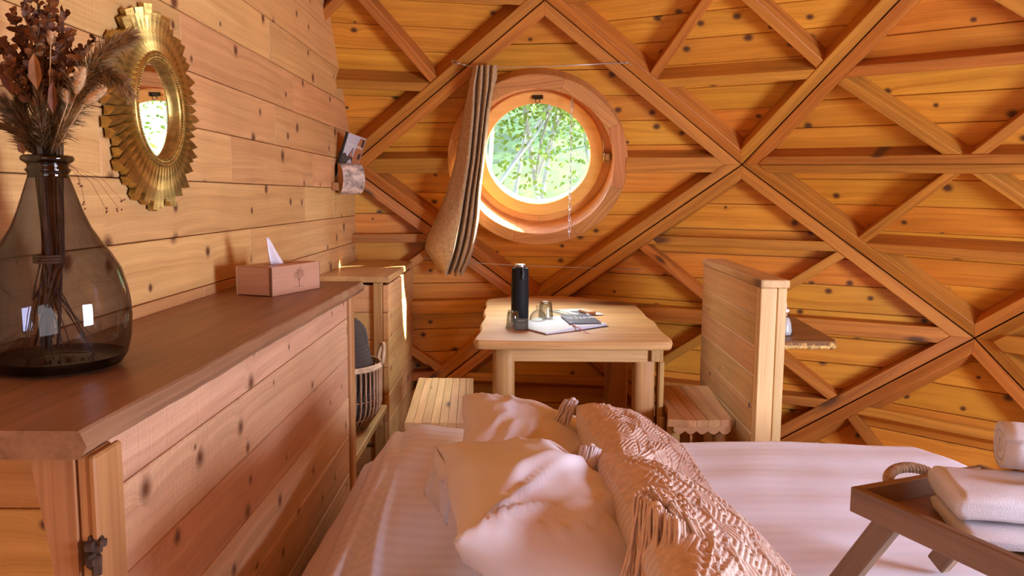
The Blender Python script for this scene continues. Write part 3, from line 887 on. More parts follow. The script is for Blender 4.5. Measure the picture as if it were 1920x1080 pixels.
for i in range(len(zl)-1):
    a, b = zl[i], zl[i+1]
    seq = [1.062, 2.645] if i % 3 else [1.062, 2.645]
    bar('plank', (XF-.0125+random.uniform(-.001, .001), (1.062+2.645)/2, (a+b)/2), (0, 1, 0), (0, 0, 1), (2.645-1.062, b-a-.0018, .022), W_DRES, SB, .002)
wbox('plinth', (XF-.04, 1.07, .0), (XF-.012, 2.64, .098), W_DRES, SB, .002, 'y')
wbox('end_post', (XF-.075, 2.648, 0), (XF-.012, 2.672, .981), W_LEG, SB, .003, 'z')
wbox('end_post', (XF-.075, 2.675, 0), (XF+.004, 2.735, .981), W_LEG, SB, .005, 'z')
# near end: slab leg with a waney edge, split face board
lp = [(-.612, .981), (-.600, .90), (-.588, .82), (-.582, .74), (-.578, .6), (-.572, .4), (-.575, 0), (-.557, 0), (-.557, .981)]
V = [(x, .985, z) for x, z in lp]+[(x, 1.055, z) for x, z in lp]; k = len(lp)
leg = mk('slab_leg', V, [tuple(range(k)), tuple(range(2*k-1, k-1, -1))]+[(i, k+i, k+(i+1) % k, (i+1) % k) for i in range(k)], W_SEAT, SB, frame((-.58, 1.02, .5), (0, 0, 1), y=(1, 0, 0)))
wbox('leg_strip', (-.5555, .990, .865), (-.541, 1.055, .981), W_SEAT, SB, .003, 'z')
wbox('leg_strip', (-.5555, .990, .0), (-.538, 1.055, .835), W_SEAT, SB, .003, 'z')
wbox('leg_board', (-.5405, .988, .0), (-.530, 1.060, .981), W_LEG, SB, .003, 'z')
bk = MB(); bk.V = []; 
for q in range(9):
    M_ = Matrix.Translation((-.538+random.uniform(-.006, .008), .983+random.uniform(-.002, .012), .850+random.uniform(-.016, .016))) @ Matrix.Rotation(random.uniform(-.5, .5), 4, 'X') @ Matrix.Rotation(random.uniform(-.6, .6), 4, 'Z')
    bk.box(M_, .012, .012, random.uniform(.01, .03), .002)
bk.build('bark_knot', plain('dark_bark', (.07, .035, .02), .9, nsc=90, namp=.5), SB)
for k_ in range(8):
    bar('end_plank', ((XWALL-.60)/2+.002, 1.10, .05+k_*.126), (1, 0, 0), (0, 0, 1), (.28, .124, .02), W_WALL, SB, .002)
# open bay between sideboard and cabinet
BAY = thing('wall_shelf', 'spruce shelf board in the open bay carrying the wicker basket', 'shelf', (-.73, 3.2, .34))
bar('shelf_board', ((XWALL-.575)/2, (2.745+3.645)/2, .330), (0, 1, 0), (1, 0, 0), (.895, -XWALL-.575-.006, .03), W_LEG, BAY, .003)
for y in (2.765, 3.625): wbox('bracket', (XWALL+.003, y-.012, .25), (-.60, y+.012, .314), W_LEG, BAY, .003, 'x')

# wicker basket with handles
BC = Vector((-.715, 3.28, .346))
BK = thing('wicker_basket', 'round wicker basket of upright canes on the bay shelf', 'basket', tuple(BC))
M_CANE = plain('cane', (0.42, 0.23, 0.115), .55, nsc=30, namp=.3)
M_CANE2 = plain('pale_cane', (0.62, 0.40, 0.22), .5, nsc=30, namp=.25)
def brad(h): return .105+.062*sst(-.02, .10, h)
cane = MB(); cane.tube([BC+Vector((brad(h)*1, 0, h)) for h in (.004, .02, .045, .075, .11, .17, .262)], .0045, 6)
nc = 44; me0 = None
for k in range(nc):
    w = 2*pi*k/nc
    if me0 is None:
        c0 = mk('cane', [v-BC for v in cane.V], cane.F, M_CANE, None, None, True); me0 = c0.data; o = c0; COL.objects.unlink(o)
    else: o = bpy.data.objects.new('cane', me0)
    link(o, BK); o.location = BC; o.rotation_euler = (0, 0, w)
for h, r_, rr in ((.262, .168, .0085), (.272, .167, .006), (.13, .160, .0025), (.05, .142, .0025)):
    t = MB(); t.tube([BC+Vector((r_*math.cos(2*pi*k/40), r_*math.sin(2*pi*k/40), h)) for k in range(41)], rr, 6, False)
    t.build('rim' if h > .2 else 'weaver', M_CANE2 if h > .2 else M_CANE, BK, smooth=True)
t = MB(); t.lathe([(0.001, .004), (.105, .004), (.105, .012), (.001, .012)], BC, 28); t.build('base', M_CANE, BK)
for s in (0.35, pi+.35):
    t = MB(); ctr = BC+Vector((.168*math.cos(s), .168*math.sin(s), .27)); tg = Vector((-math.sin(s), math.cos(s), 0))
    pts = [ctr+tg*.05*math.cos(w)+Vector((0, 0, .075*math.sin(w)))+Vector((math.cos(s), math.sin(s), 0))*.012*math.sin(w) for w in [pi*k/12 for k in range(13)]]
    t.tube(pts, .0085, 7); t.build('handle', M_CANE2, BK, smooth=True)
# waffle throw bulging out of it
m, nt, out = mat_new('waffle_cloth'); L = nt.links
tc = N(nt, 'TexCoord'); bs = N(nt, 'BsdfPrincipled'); bs.inputs['Base Color'].default_value = (.060, .038, .028, 1); bs.inputs['Roughness'].default_value = .95; L.new(bs.outputs[0], out.inputs[0])
M_WAF = m
P = []
nu, nv = 88, 120
for i in range(nu+1):
    a = 2*pi*i/nu; row = []
    for k in range(nv+1):
        t = k/nv
        z = .02+.455*t; r_ = (.108+.034*math.sin(pi*min(t*1.0, 1)))*math.sqrt(max(0, 1-max(0, (t-.80)/.20)**2.2)) if t < 1 else .001
        r_ *= 1+.10*math.sin(2*a+6*t)+.05*math.sin(3*a-9*t); r_ = max(r_, .001)
        wf = .0035*(abs(math.sin(a*24))**.6+abs(math.sin(t*pi*30))**.6) if 0 < t < .99 else 0
        row.append(BC+Vector((-.005, -.005, 0))+Vector(((r_+wf)*math.cos(a)*.95, (r_+wf)*math.sin(a), z)))
    P.append(row)
tag(grid_mesh('waffle_throw', P, M_WAF), 'dark grey waffle-weave throw stuffed in the wicker basket', 'throw')

# ------------------------------------------------------------------ tissue box on the sideboard
TB = (-.70, 2.30); dY = Vector((.335, .942, 0)).normalized()
pA, pB = Vector((-.695, 2.299, 1.0195)), Vector((-.612, 2.535, 1.0195)); ux = (pB-pA).normalized(); uy = Vector((-ux.y, ux.x, 0)); Lx = (pB-pA).length; Wd, Hh = .125, .085
ctr = pA+ux*Lx/2+uy*Wd/2
TIS = thing('tissue_box', 'birch plywood tissue box engraved with a tree on the sideboard', 'tissue box', tuple(ctr))
W_PLY = wood('birch_ply', (.50, .27, .14), (.60, .34, .19), kx=1, ky=1, kth=0, gs=40, var=.02, bump=.05)
W_PLYD = wood('burnt_edge', (.16, .07, .03), (.24, .11, .05), kth=0, var=.02)
for s in (0, 1):
    bar('long_side', pA+ux*Lx/2+uy*(.003+s*(Wd-.006))+Vector((0, 0, Hh/2)), ux, uy, (Lx, .006, Hh), W_PLY, TIS, .0008)
    bar('short_side', pA+ux*(.003+s*(Lx-.006))+uy*Wd/2+Vector((0, 0, Hh/2)), uy, ux, (Wd-.014, .005, Hh-.004), W_PLY, TIS, .0008)
    bar('burnt_edge', pA+ux*(.0015+s*(Lx-.003))+uy*.004+Vector((0, 0, Hh/2)), (0, 0, 1), ux, (Hh-.001, .003, .0088), W_PLYD, TIS, .0005)
for q in (-1, 1):
    bar('lid', ctr+uy*q*(Wd*.285)+Vector((0, 0, Hh-.002)), ux, uy, (Lx-.013, Wd*.36, .005), W_PLY, TIS, .0008)
    bar('lid', ctr+ux*q*(Lx*.36)+Vector((0, 0, Hh-.002)), ux, uy, (Lx*.20, Wd*.20, .0048), W_PLY, TIS, .0008)
eng = MB(); rnd = random.Random(3)
tm = frame(pA+ux*Lx*.545-uy*.0006+Vector((0, 0, .016)), ux, y=(0, 0, 1))
def branch(x, y, a, l, w, lev):
    x2, y2 = x+l*math.cos(a), y+l*math.sin(a)
    eng.tube([tm @ Vector((x, y, 0)), tm @ Vector((x2, y2, 0))], [w, w*.7], 4)
    if lev:
        for q in range(3): branch(x2, y2, a+(q-1)*.55+rnd.uniform(-.2, .2), l*rnd.uniform(.6, .85), w*.62, lev-1)
branch(0, 0, pi/2, .018, .0010, 4)
eng.tube([tm @ Vector((-.024, 0, 0)), tm @ Vector((0, .0008, 0)), tm @ Vector((.022, .0005, 0))], .0005, 4)
tag(eng.build('engraved_tree', plain('burn_mark', (.22, .09, .035), .8), TIS), kind='stuff')
M_TIS = linen('tissue_paper', (.82, .74, .74), rough=.9)
tp = ctr+Vector((0, 0, Hh-.012))
V = []; 
nn_ = 12
P = []
apx = tp+ux*(-.045)+uy*.01+Vector((0, 0, .093))
for i in range(nn_+1):
    s = i/nn_; base = tp+ux*(-.035+.075*s)+uy*(.012*math.sin(s*9))
    P.append([base.lerp(apx+ux*.012*s, t)+uy*(.006*math.sin(6*s+2*t)*(1-t)) for t in [k/8 for k in range(9)]])
tag(grid_mesh('tissue', P, M_TIS, thick=.0006), 'pinkish paper tissue pulled up to a point from the box', 'tissue')

# ------------------------------------------------------------------ vase with dried flowers
VC = Vector((-.771, 1.340, 1.0195))
VA = thing('glass_vase', 'large smoky glass demijohn vase at the near end of the sideboard', 'vase', tuple(VC))
M_SMOKE = glass('smoky_glass', (.52, .52, .58), (.17, .17, .20), .10, 1.0)
M_SMOKE2 = glass('smoky_glass_base', (.34, .34, .38), (.12, .12, .14), .10, 1.0)
outer = [(.001, .010), (.045, .008), (.085, .002), (.098, .006), (.108, .022), (.1145, .050), (.1165, .085), (.1155, .110), (.112, .135), (.103, .168), (.088, .195), (.074, .215), (.060, .238), (.049, .265), (.041, .290), (.034, .312), (.030, .324)]
vb = MB(); vb.lathe(outer[3:], VC, 64); vb.build('body', M_SMOKE, VA, smooth=True)
vb = MB(); vb.lathe(outer[:5], VC, 64); vb.lathe([(.001, .022), (.05, .016), (.088, .012), (.104, .022)], VC, 64); vb.build('thick_base', M_SMOKE2, VA, smooth=True)
vb = MB(); vb.lathe([(.031, .320), (.030, .326), (.0325, .330), (.0345, .333), (.031, .3365), (.0305, .341), (.034, .344), (.039, .348), (.040, .352), (.038, .356), (.033, .357), (.029, .354), (.0285, .340), (.029, .322)], VC, 48)
vb.build('neck', glass('neck_glass', (.40, .37, .36), (.08, .08, .08), .12, 1.2), VA, smooth=True)

NK = VC+Vector((0, 0, .345))
BQ = thing('dried_bouquet', 'dried bouquet of russet leaves and grasses standing in the smoky vase', 'bouquet', tuple(NK))
M_STEM = plain('dry_stem', (.10, .065, .035), .9, nsc=40, namp=.5)
M_RUST = plain('russet_leaf', (.15, .045, .012), .65, nsc=30, namp=.45)
M_RUST2 = plain('amber_leaf', (.27, .10, .022), .65, nsc=30, namp=.4)
M_PAMP = plain('pampas_plume', (.36, .215, .085), .95, nsc=60, namp=.4)
M_PAMP2 = plain('dark_grass', (.16, .085, .03), .95, nsc=60, namp=.5)
M_BUN = plain('bunny_tail', (.55, .33, .15), .95, nsc=120, namp=.2, bump=.4, bsc=600)
rnd = random.Random(11)
sb = MB()
for k in range(46):
    a = rnd.uniform(0, 2*pi); r0 = rnd.uniform(0, .024); r1 = rnd.uniform(0, .020)
    low = VC+Vector((-.012+r1*math.cos(a*1.7), -.01+r1*math.sin(a*1.7), rnd.uniform(.03, .15) if k > 8 else rnd.uniform(.03, .05)))
    midp = NK+Vector((r0*math.cos(a)*.7, r0*math.sin(a)*.7, -.14+rnd.uniform(-.05, .05))); topp = NK+Vector((r0*math.cos(a), r0*math.sin(a), .03))
    sb.tube([low+(low-VC)*.0, low.lerp(midp, .5)+Vector((rnd.uniform(-.004, .004), rnd.uniform(-.004, .004), 0)), midp, topp], rnd.uniform(.0012, .0032), 5)
for k in range(14):
    a = rnd.uniform(0, 2*pi); p = VC+Vector((-.01, -.005, rnd.uniform(.02, .06))); e = VC+Vector((.055*math.cos(a), .055*math.sin(a), rnd.uniform(.01, .05)))
    sb.tube([NK+Vector((0, 0, -.2)), NK.lerp(p, .75)+Vector((.02*math.cos(a), .02*math.sin(a), 0)), e], .0008, 4)
tag(sb.build('stems', M_STEM, BQ, smooth=True), kind='stuff')
tw = MB(); 
for z in (-.165, -.16, -.155): tw.tube([NK+Vector((-.008+.022*math.cos(2*pi*k/16), .022*math.sin(2*pi*k/16), z)) for k in range(17)], .002, 5, False)
tw.build('tie', plain('raffia', (.22, .14, .07), .9), BQ)
def leafq(mb, p, d, n, l, w):
    d = d.normalized(); s = d.cross(n).normalized(); n = s.cross(d)
    k = len(mb.V)
    mb.V += [p, p+d*l*.35+s*w+n*l*.05, p+d*l*.75+s*w*.75+n*l*.02, p+d*l-n*l*.06, p+d*l*.75-s*w*.75+n*l*.02, p+d*l*.35-s*w+n*l*.05, p+d*l*.5-n*l*.04]
    for a, b in ((0, 1), (1, 2), (2, 3), (3, 4), (4, 5), (5, 0)): mb.F.append((k+a, k+b, k+6))
# leafy branches: end points given by where the photograph shows them
lv, lv2, br = MB(), MB(), MB()
ends = [(20, 20, .02), (55, 8, -.03), (40, 60, .05), (95, 0, .0), (120, 20, .03), (75, 40, -.05), (8, 75, .0), (130, 60, -.03), (110, 95, .02), (60, 100, .04), (180, 70, .02), (150, 110, -.02),
        (20, 120, -.04), (90, 130, .03), (-30, 40, .03), (-40, 110, -.03), (140, 150, .02), (100, -30, .03), (30, -40, 0), (70, -60, .02)]
for (px, py, dy) in ends:
    e = at(px, py, 1.345+dy); c = NK+Vector((rnd.uniform(-.015, .015), rnd.uniform(-.015, .015), .06))
    pts = [NK.lerp(c, t) if t < .3 else None for t in (0,)]+[c]
    m1 = c.lerp(e, .5)+Vector((rnd.uniform(-.01, .01), rnd.uniform(-.01, .01), .02))
    pth = [NK, c, m1, e]; br.tube(pth, [.0018, .0016, .0012, .0008], 5)
    nl = 24
    for q in range(nl):
        t = .25+.75*q/nl
        p = (c.lerp(m1, t*2) if t < .5 else m1.lerp(e, t*2-1)); dr = (e-c).normalized()
        for sd in (-1, 1):
            dd = (dr*.35+Vector((rnd.uniform(-1, 1), rnd.uniform(-1, 1), rnd.uniform(-.5, .8)))).normalized()
            n = Vector((rnd.uniform(-1, 1), -1, rnd.uniform(-.3, 1)))
            leafq(lv if rnd.random() < .75 else lv2, p, dd, n, rnd.uniform(.010, .020), rnd.uniform(.0045, .0078))
tag(br.build('twigs', M_STEM, BQ), kind='stuff')
tag(lv.build('russet_leaves', M_RUST, BQ), kind='stuff'); tag(lv2.build('amber_leaves', M_RUST2, BQ), kind='stuff')
# broad blades
for (px0, py0, px1, py1, w, dy) in [(75, 165, 58, 105, .006, -.05), (25, 180, 0, 115, .0075, -.04), (70, 170, 62, 98, .0085, -.06), (100, 215, 98, 150, .006, -.06), (45, 290, 35, 265, .005, -.05)]:
    b = MB(); leafq(b, at(px0, py0, 1.345+dy), at(px1, py1, 1.345+dy)-at(px0, py0, 1.345+dy), Vector((.2, -1, .1)), (at(px1, py1, 1.345+dy)-at(px0, py0, 1.345+dy)).length, w*1.2)
    b.build('leaf', M_RUST2 if w > .008 else M_RUST, BQ)
def plume(mat, spine, nstr, ln, spread, wd=.0006, droop=.3):
    b = MB(); n = len(spine)
    for k in range(nstr):
        t = rnd.random()**.9*(n-1); i = min(int(t), n-2); p = spine[i].lerp(spine[i+1], t-i); d = (spine[i+1]-spine[i]).normalized()
        u = t/(n-1); s = Vector((rnd.uniform(-1, 1), rnd.uniform(-1, 1), rnd.uniform(-1, 1))).normalized()
        dd = (d+s*spread*(1.1-.5*u)).normalized(); l = ln*rnd.uniform(.5, 1.1)*(1-.45*u)
        q = p+dd*l*.6; e = q+(dd+Vector((0, 0, -droop))).normalized()*l*.4
        w = dd.cross(Vector((rnd.uniform(-1, 1), -1, rnd.uniform(-1, 1)))).normalized()*wd*rnd.uniform(.6, 1.4)
        z = len(b.V); b.V += [p-w*.6, p+w*.6, q+w, q-w, e]; b.F += [(z, z+1, z+2, z+3), (z+3, z+2, z+4)]
    for i in range(n-1): b.tube([spine[i], spine[i+1]], .0012, 4)
    o = b.build('plume', mat, BQ); return tag(o, kind='stuff')
def spl(pix, dy):
    return [at(px, py, 1.345+d) for (px, py), d in zip(pix, dy)]
plume(M_PAMP, spl([(95, 260), (140, 190), (170, 130), (200, 95), (238, 72)], (0, -.01, -.02, -.02, -.02)), 2000, .052, .85, .0007)
plume(M_PAMP, spl([(140, 190), (172, 150), (195, 140), (222, 150), (238, 172)], (0, -.01, -.015, -.02, -.02)), 1500, .042, .85, .0007)
plume(M_PAMP2, spl([(80, 290), (50, 240), (15, 205), (-25, 190)], (0, -.02, -.03, -.04)), 1600, .050, .62)
plume(M_PAMP2, spl([(75, 295), (45, 230), (35, 180)], (0, .0, .0)), 1200, .046, .6)
plume(M_PAMP2, spl([(90, 292), (100, 240), (110, 180)], (0, -.03, -.03)), 700, .045, .42)
plume(M_PAMP, spl([(92, 292), (115, 250), (140, 205), (150, 185)], (0, -.03, -.04, -.05)), 650, .04, .42)
plume(M_PAMP2, spl([(85, 292), (80, 250), (75, 200), (72, 170)], (0, -.04, -.05, -.05)), 700, .045, .42)
plume(M_PAMP2, spl([(80, 295), (20, 240), (-30, 230)], (0, .0, .0)), 500, .05, .45)
for (px0, py0, px1, py1, dy) in [(143, 178, 158, 125, -.06), (158, 195, 200, 165, -.06), (126, 195, 124, 168, -.06), (95, 85, 97, 58, -.06), (133, 198, 137, 182, -.05)]:
    a, b_ = at(px0, py0, 1.345+dy), at(px1, py1, 1.345+dy); d = (b_-a); t = MB()
    Mz = d.to_track_quat('Z', 'Y').to_matrix().to_4x4()
    t.sphere((a+b_)/2, d.length/2, 12, 10, (.30, .30, 1), Mz)
    for k in range(160):
        w = rnd.uniform(0, 2*pi); zz = rnd.uniform(-.95, .9); rr = .30*math.sqrt(1-zz*zz)
        p = Mz @ Vector((rr*math.cos(w), rr*math.sin(w), zz))*(d.length/2)+(a+b_)/2; o_ = (Mz @ Vector((math.cos(w), math.sin(w), .9))).normalized()
        s_ = o_.orthogonal().normalized()*.0004; z = len(t.V); t.V += [p-s_, p+s_, p+o_*.006]; t.F.append((z, z+1, z+2))
    t.tube([NK.lerp(a, .15), a], .0009, 4)
    tag(t.build('bunny_tail_grass', M_BUN, BQ, smooth=True), kind='stuff')
fine = MB()
for (x, y) in ((160, 385), (200, 395), (222, 390), (232, 378), (150, 350)):
    q = at(128, 308, 1.33); e = at(x, y, 1.36); fine.tube([q, q.lerp(e, .55)+Vector((.004, 0, .012)), e], .00035, 4)
    for _ in range(3): fine.sphere(e+Vector((rnd.uniform(-.006, .006), rnd.uniform(-.006, .006), rnd.uniform(-.006, .006))), .0018, 6, 4)
tag(fine.build('seed_sprig', M_RUST, BQ), kind='stuff')

# ------------------------------------------------------------------ sunburst mirror
MC = Vector((XWALL+.002, 1.985, 1.517))
MI = thing('sunburst_mirror', 'round mirror in a gilded sunburst frame on the plank wall', 'mirror', tuple(MC))
M_GOLD = plain('old_gold', (.50, .33, .085), .38, .85, nsc=45, namp=.35, bump=.25, bsc=70)
m, nt, out = mat_new('mirror_glass'); g_ = N(nt, 'BsdfGlossy'); g_.inputs['Roughness'].default_value = 0; g_.inputs['Color'].default_value = (.9, .92, .9, 1); nt.links.new(g_.outputs[0], out.inputs[0]); M_MIR = m
MM = frame(MC, (0, 1, 0), y=(0, 0, 1))
if MM.col[2].x < 0: MM = frame(MC, (0, -1, 0), y=(0, 0, 1))
def lat(name, prof, mat, seg=72, parent=MI):
    b = MB(); b.lathe(prof, seg=seg, M=MM); return b.build(name, mat, parent, smooth=True)
lat('back_plate', [(.001, .002), (.150, .002), (.150, .010), (.001, .010)], M_GOLD)
b = MB(); b.lathe([(.001, .014), (.119, .014)], seg=64, M=MM); b.build('mirror_glass', M_MIR, MI)
lat('ring', [(.113, .014), (.114, .026), (.118, .031), (.122, .032), (.126, .030), (.129, .034), (.134, .036), (.139, .032), (.141, .024), (.141, .010)], M_GOLD)
b = MB()
for k in range(110):
    w = 2*pi*k/110; b.sphere(MM @ Vector((.1245*math.cos(w), .1245*math.sin(w), .033)), .0033, 6, 4)
tag(b.build('beading', M_GOLD, MI, smooth=True), kind='stuff')
NR = 60; lens = (.246, .228, .238, .218)
RAYS = []
for l in lens:
    r0 = .134; w0 = 2*pi*r0/NR*.5; w1 = 2*pi*l/NR*.5*.90
    # ridge runs along one side: each ray is a little louvre
    V = [(r0, -w0, .006), (r0, w0, .006), (r0, w0, .018), (r0, -w0*.55, .033), (r0, -w0, .016),
         (l, -w1, .004), (l, w1, .004), (l, w1, .016), (l, -w1*.35, .029), (l, -w1, .018)]
    V[5] = (l-.004, -w1, .004); V[9] = (l-.004, -w1, .018)
    F = [(0, 1, 6, 5), (1, 2, 7, 6), (2, 3, 8, 7), (3, 4, 9, 8), (4, 0, 5, 9), (4, 3, 2, 1, 0), (5, 6, 7, 8, 9)]
    V2, F2 = fixn(V, F); RAYS.append((V2, F2))
rm = []
for V2, F2 in RAYS:
    me = bpy.data.meshes.new('ray'); me.from_pydata([tuple(v) for v in V2], [], F2); me.materials.append(M_GOLD); me.update(); rm.append(me)
pat = [0, 1, 2, 1, 0, 3, 2, 1, 0, 2, 3, 1]
for k in range(NR):
    o = bpy.data.objects.new('ray', rm[pat[k % 12]]); link(o, MI); o.matrix_basis = MM @ Matrix.Rotation(2*pi*k/NR, 4, 'Z')

# ------------------------------------------------------------------ half-log holder with a magazine on the wall
HC = at(655, 335, 4.06)
HO = thing('log_magazine_holder', 'half-log magazine holder with bark fixed to the plank wall', 'holder', (XWALL, 4.05, 1.39))
ca = Vector((.80, .60, 0)).normalized(); cn = Vector((.60, -.80, 0)).normalized()   # axis of the log, direction it bulges to
p0 = at(634, 335, 4.03)
hb_ = MB(); hs_ = .082; dpth = .060
def dsec(t, sc=1.0):
    # D section in (cn, z)
    P = []
    for k in range(13):
        w = -pi/2+pi*k/12; P.append((cn*(dpth*math.cos(w)*sc), Vector((0, 0, hs_*.93*math.sin(w)*sc))))
    return [p0+ca*t+a+b+cn*.002*nz(k*1.3, t*30) for k, (a, b) in enumerate(P)]
V = []; F = []; nt_ = 6; ln_ = .118
for i in range(nt_+1): V += dsec(ln_*i/nt_)
for i in range(nt_):
    for k in range(12): F.append((i*13+k, i*13+k+1, (i+1)*13+k+1, (i+1)*13+k))
hbk = mk('bark', V, F, M_BARK, HO, None, True)
mk('log_face', dsec(-.0005)+dsec(ln_+.0005)+[v-cn*.003 for v in dsec(0)][:1], [tuple(range(12, -1, -1)), tuple(range(13, 26)), (0, 13, 25, 12)], W_LEG, HO, frame(p0, (0, 0, 1), y=cn))
wbox('wall_block', (XWALL+.001, 3.96, 1.335), (XWALL+.030, 4.06, 1.375), W_LEG, HO, .003, 'y')
bar('back_board', p0-cn*.046+ca*.06+Vector((0, 0, -.03)), ca, (0, 0, 1), (.11, .07, .012), W_LEG, HO, .002)
bar('bottom_board', p0-cn*.022+ca*.06+Vector((0, 0, -.066)), ca, cn, (.11, .045, .010), W_LEG, HO, .002)
# magazine: leans to the right
mo = at(634.5, 305, 4.055); mu = (at(690, 263, 4.19)-at(652, 249, 4.06)); mvv = (at(651.5, 249, 4.06)-at(633, 306, 4.05))
mw, mh = mu.length*.93, mvv.length; mu = mu.normalized(); mvv = (mvv-mu*mvv.dot(mu)).normalized()
mo = mo-mvv*.07; mh += .07
MG = thing('magazine', 'magazine with a mountain cover leaning in the half-log holder', 'magazine', tuple(mo))
mnn = mu.cross(mvv)
if mnn.y > 0: mnn = -mnn
M_COVER = plain('cover_sky', (.50, .46, .46), .4, nsc=4, namp=.1)
M_PAPER = plain('paper', (.72, .69, .68), .6)
M_BLK = plain('black_card', (.018, .017, .016), .45)
bar('pages', mo+mu*mw/2+mvv*mh/2+mnn*-.004, mvv, mu, (mh-.002, mw-.002, .007), M_PAPER, MG, .0005)
bar('cover', mo+mu*mw/2+mvv*mh/2+mnn*.0002, mvv, mu, (mh, mw, .0008), M_COVER, MG, .0002)
bar('spine', mo+mu*.004+mvv*mh/2+mnn*-.003, mvv, mu, (mh, .012, .0095), M_BLK, MG, .0005)
MGm = frame(mo+mnn*.0012, mu, y=mvv)
if MGm.col[2].to_3d().dot(mnn) < 0: pass
def cov(name, pts, col, dz=.0): 
    V = [mo+mu*mw*x+mvv*(mh*y)+mnn*(.0010+dz) for x, y in pts]
    return mk(name, V+[v-mnn*.0003 for v in V], [tuple(range(len(V))), tuple(range(2*len(V)-1, len(V)-1, -1))], plain('print_'+name, col, .45), MG)
cov('printed_forest', [(.07, .30), (.98, .30), (.98, .46), (.8, .52), (.6, .50), (.45, .54), (.3, .50), (.2, .56), (.07, .54)], (.06, .045, .035))
cov('printed_peak', [(.34, .50), (.55, .50), (.50, .74)], (.10, .03, .02), .0001); cov('printed_snow', [(.42, .52), (.52, .52), (.49, .68)], (.55, .22, .15), .0002)
cov('printed_rock', [(.66, .31), (.98, .31), (.98, .97), (.72, .97), (.62, .70), (.58, .50)], (.40, .14, .05), .0001)
cov('printed_panel', [(.84, .78), (.96, .78), (.96, .95), (.84, .95)], (.035, .03, .02), .0002); cov('printed_panel', [(.80, .50), (.93, .50), (.95, .64), (.82, .62)], (.05, .03, .02), .0002)
cov('printed_houses', [(.35, .31), (.60, .31), (.60, .40), (.50, .46), (.42, .42)], (.50, .42, .42), .0002)
M_INKW = plain('cream_ink', (.85, .76, .62), .5)
textmesh('lettering', 'balmy valley', mw*.155, frame(mo+mu*mw*.54+mvv*mh*.765+mnn*.0016, mu, z=mnn), M_INKW, MG, .0002, 1.0)
# dark phone case tucked behind
bar('pen', p0-ca*.015-cn*.03+Vector((0, 0, -.02)), (.25, 0, 1), cn, (.05, .006, .006), M_STEEL, HO, .002)
bk_ = thing('dark_booklet', 'dark booklet standing behind the magazine in the half-log holder', 'booklet', tuple(mo-mnn*.02))
bar('dark_cover', mo+mu*mw*.30+mvv*mh*.30-mnn*.016-mu*.022, mvv, mu, (mh*.55, .03, .010), M_BLK, bk_, .001)

# ------------------------------------------------------------------ dining table
TT = .752
TA = thing('dining_table', 'rustic ash dining table with waney edges under the round window', 'table', (.25, 3.8, 0))
out_ = [(-.118, 3.088), (.10, 3.078), (.36, 3.088), (.600, 3.092), (.632, 3.105), (.642, 3.17), (.636, 3.30), (.640, 3.45), (.655, 3.60), (.640, 3.75), (.652, 3.95), (.650, 4.10), (.655, 4.21), (.56, 4.36), (.42, 4.475), (.28, 4.515), (.16, 4.525), (.02, 4.51), (-.07, 4.43), (-.145, 4.33),
        (-.128, 4.10), (-.140, 3.90), (-.122, 3.70), (-.142, 3.50), (-.128, 3.36), (-.140, 3.22), (-.150, 3.14), (-.140, 3.098)]
def smooth_loop(P, it=2):
    for _ in range(it):
        Q = []
        for i in range(len(P)):
            a, b = P[i], P[(i+1) % len(P)]
            Q += [(a[0]*.75+b[0]*.25, a[1]*.75+b[1]*.25), (a[0]*.25+b[0]*.75, a[1]*.25+b[1]*.75)]
        P = Q
    return P
lp = smooth_loop(out_, 2); n_ = len(lp)
if parea(lp) < 0: lp = lp[::-1]
def offl(P, d): return inset2(P, d)
levels = [(0, TT, .006), (1, TT-.004, .0005), (2, TT-.016, -.004), (3, TT-.030, -.001), (4, TT-.036, .005)]
V = []; F = []
for q, z, d in levels:
    for i, p in enumerate(offl(lp, d)): V.append((p[0]+.0025*nz(i*.7, q*.6), p[1]+.001*nz(i*.9, q), z))
for q in range(4):
    for i in range(n_):
        j = (i+1) % n_; F.append((q*n_+i, (q+1)*n_+i, (q+1)*n_+j, q*n_+j))
F.append(tuple(range(n_))); F.append(tuple(4*n_+k for k in range(n_-1, -1, -1)))
mk('table_top', V, F, W_TABLE, TA, frame((.25, 3.8, TT), (1, 0, 0), z=(0, 0, 1)))
for p0_, p1_ in (((-.045, 3.205), (.555, 3.205)), ((-.045, 4.19), (.555, 4.19)), ((-.045, 3.22), (-.045, 4.2)), ((.555, 3.22), (.555, 4.2))):
    a, b = Vector((*p0_, .682)), Vector((*p1_, .682)); bar('apron', (a+b)/2, b-a, (0, 0, 1), ((b-a).length, .068, .028), W_TABLE, TA, .003)
def logleg(x, y, w, d, parent, h0=0, h1=.716, seed=0, name='leg', mat=None):
    V = []; F = []; K = 14; nl = 9
    for i in range(nl+1):
        z = h0+(h1-h0)*i/nl
        for k in range(K):
            a = 2*pi*k/K; e = 3.2
            cx = math.copysign(abs(math.cos(a))**(2/e), math.cos(a)); sy = math.copysign(abs(math.sin(a))**(2/e), math.sin(a))
            q = 1+.09*nz(seed*7+cx*1.2, sy*1.2, z*2.2)
            V.append((x+cx*w/2*q+.006*nz(seed, z*2.5), y+sy*d/2*q, z))
    for i in range(nl):
        for k in range(K): F.append((i*K+k, i*K+(k+1) % K, (i+1)*K+(k+1) % K, (i+1)*K+k))
    F.append(tuple(range(K-1, -1, -1))); F.append(tuple(nl*K+k for k in range(K)))
    return mk(name, V, F, mat or W_LEG, parent, frame((x, y, (h0+h1)/2), (0, 0, 1), y=(1, 0, 0)), True)
logleg(-.030, 3.225, .088, .085, TA, seed=1); logleg(.545, 3.235, .090, .085, TA, seed=2)
logleg(-.055, 4.18, .085, .085, TA, seed=3); logleg(.555, 4.16, .12, .10, TA, seed=4)
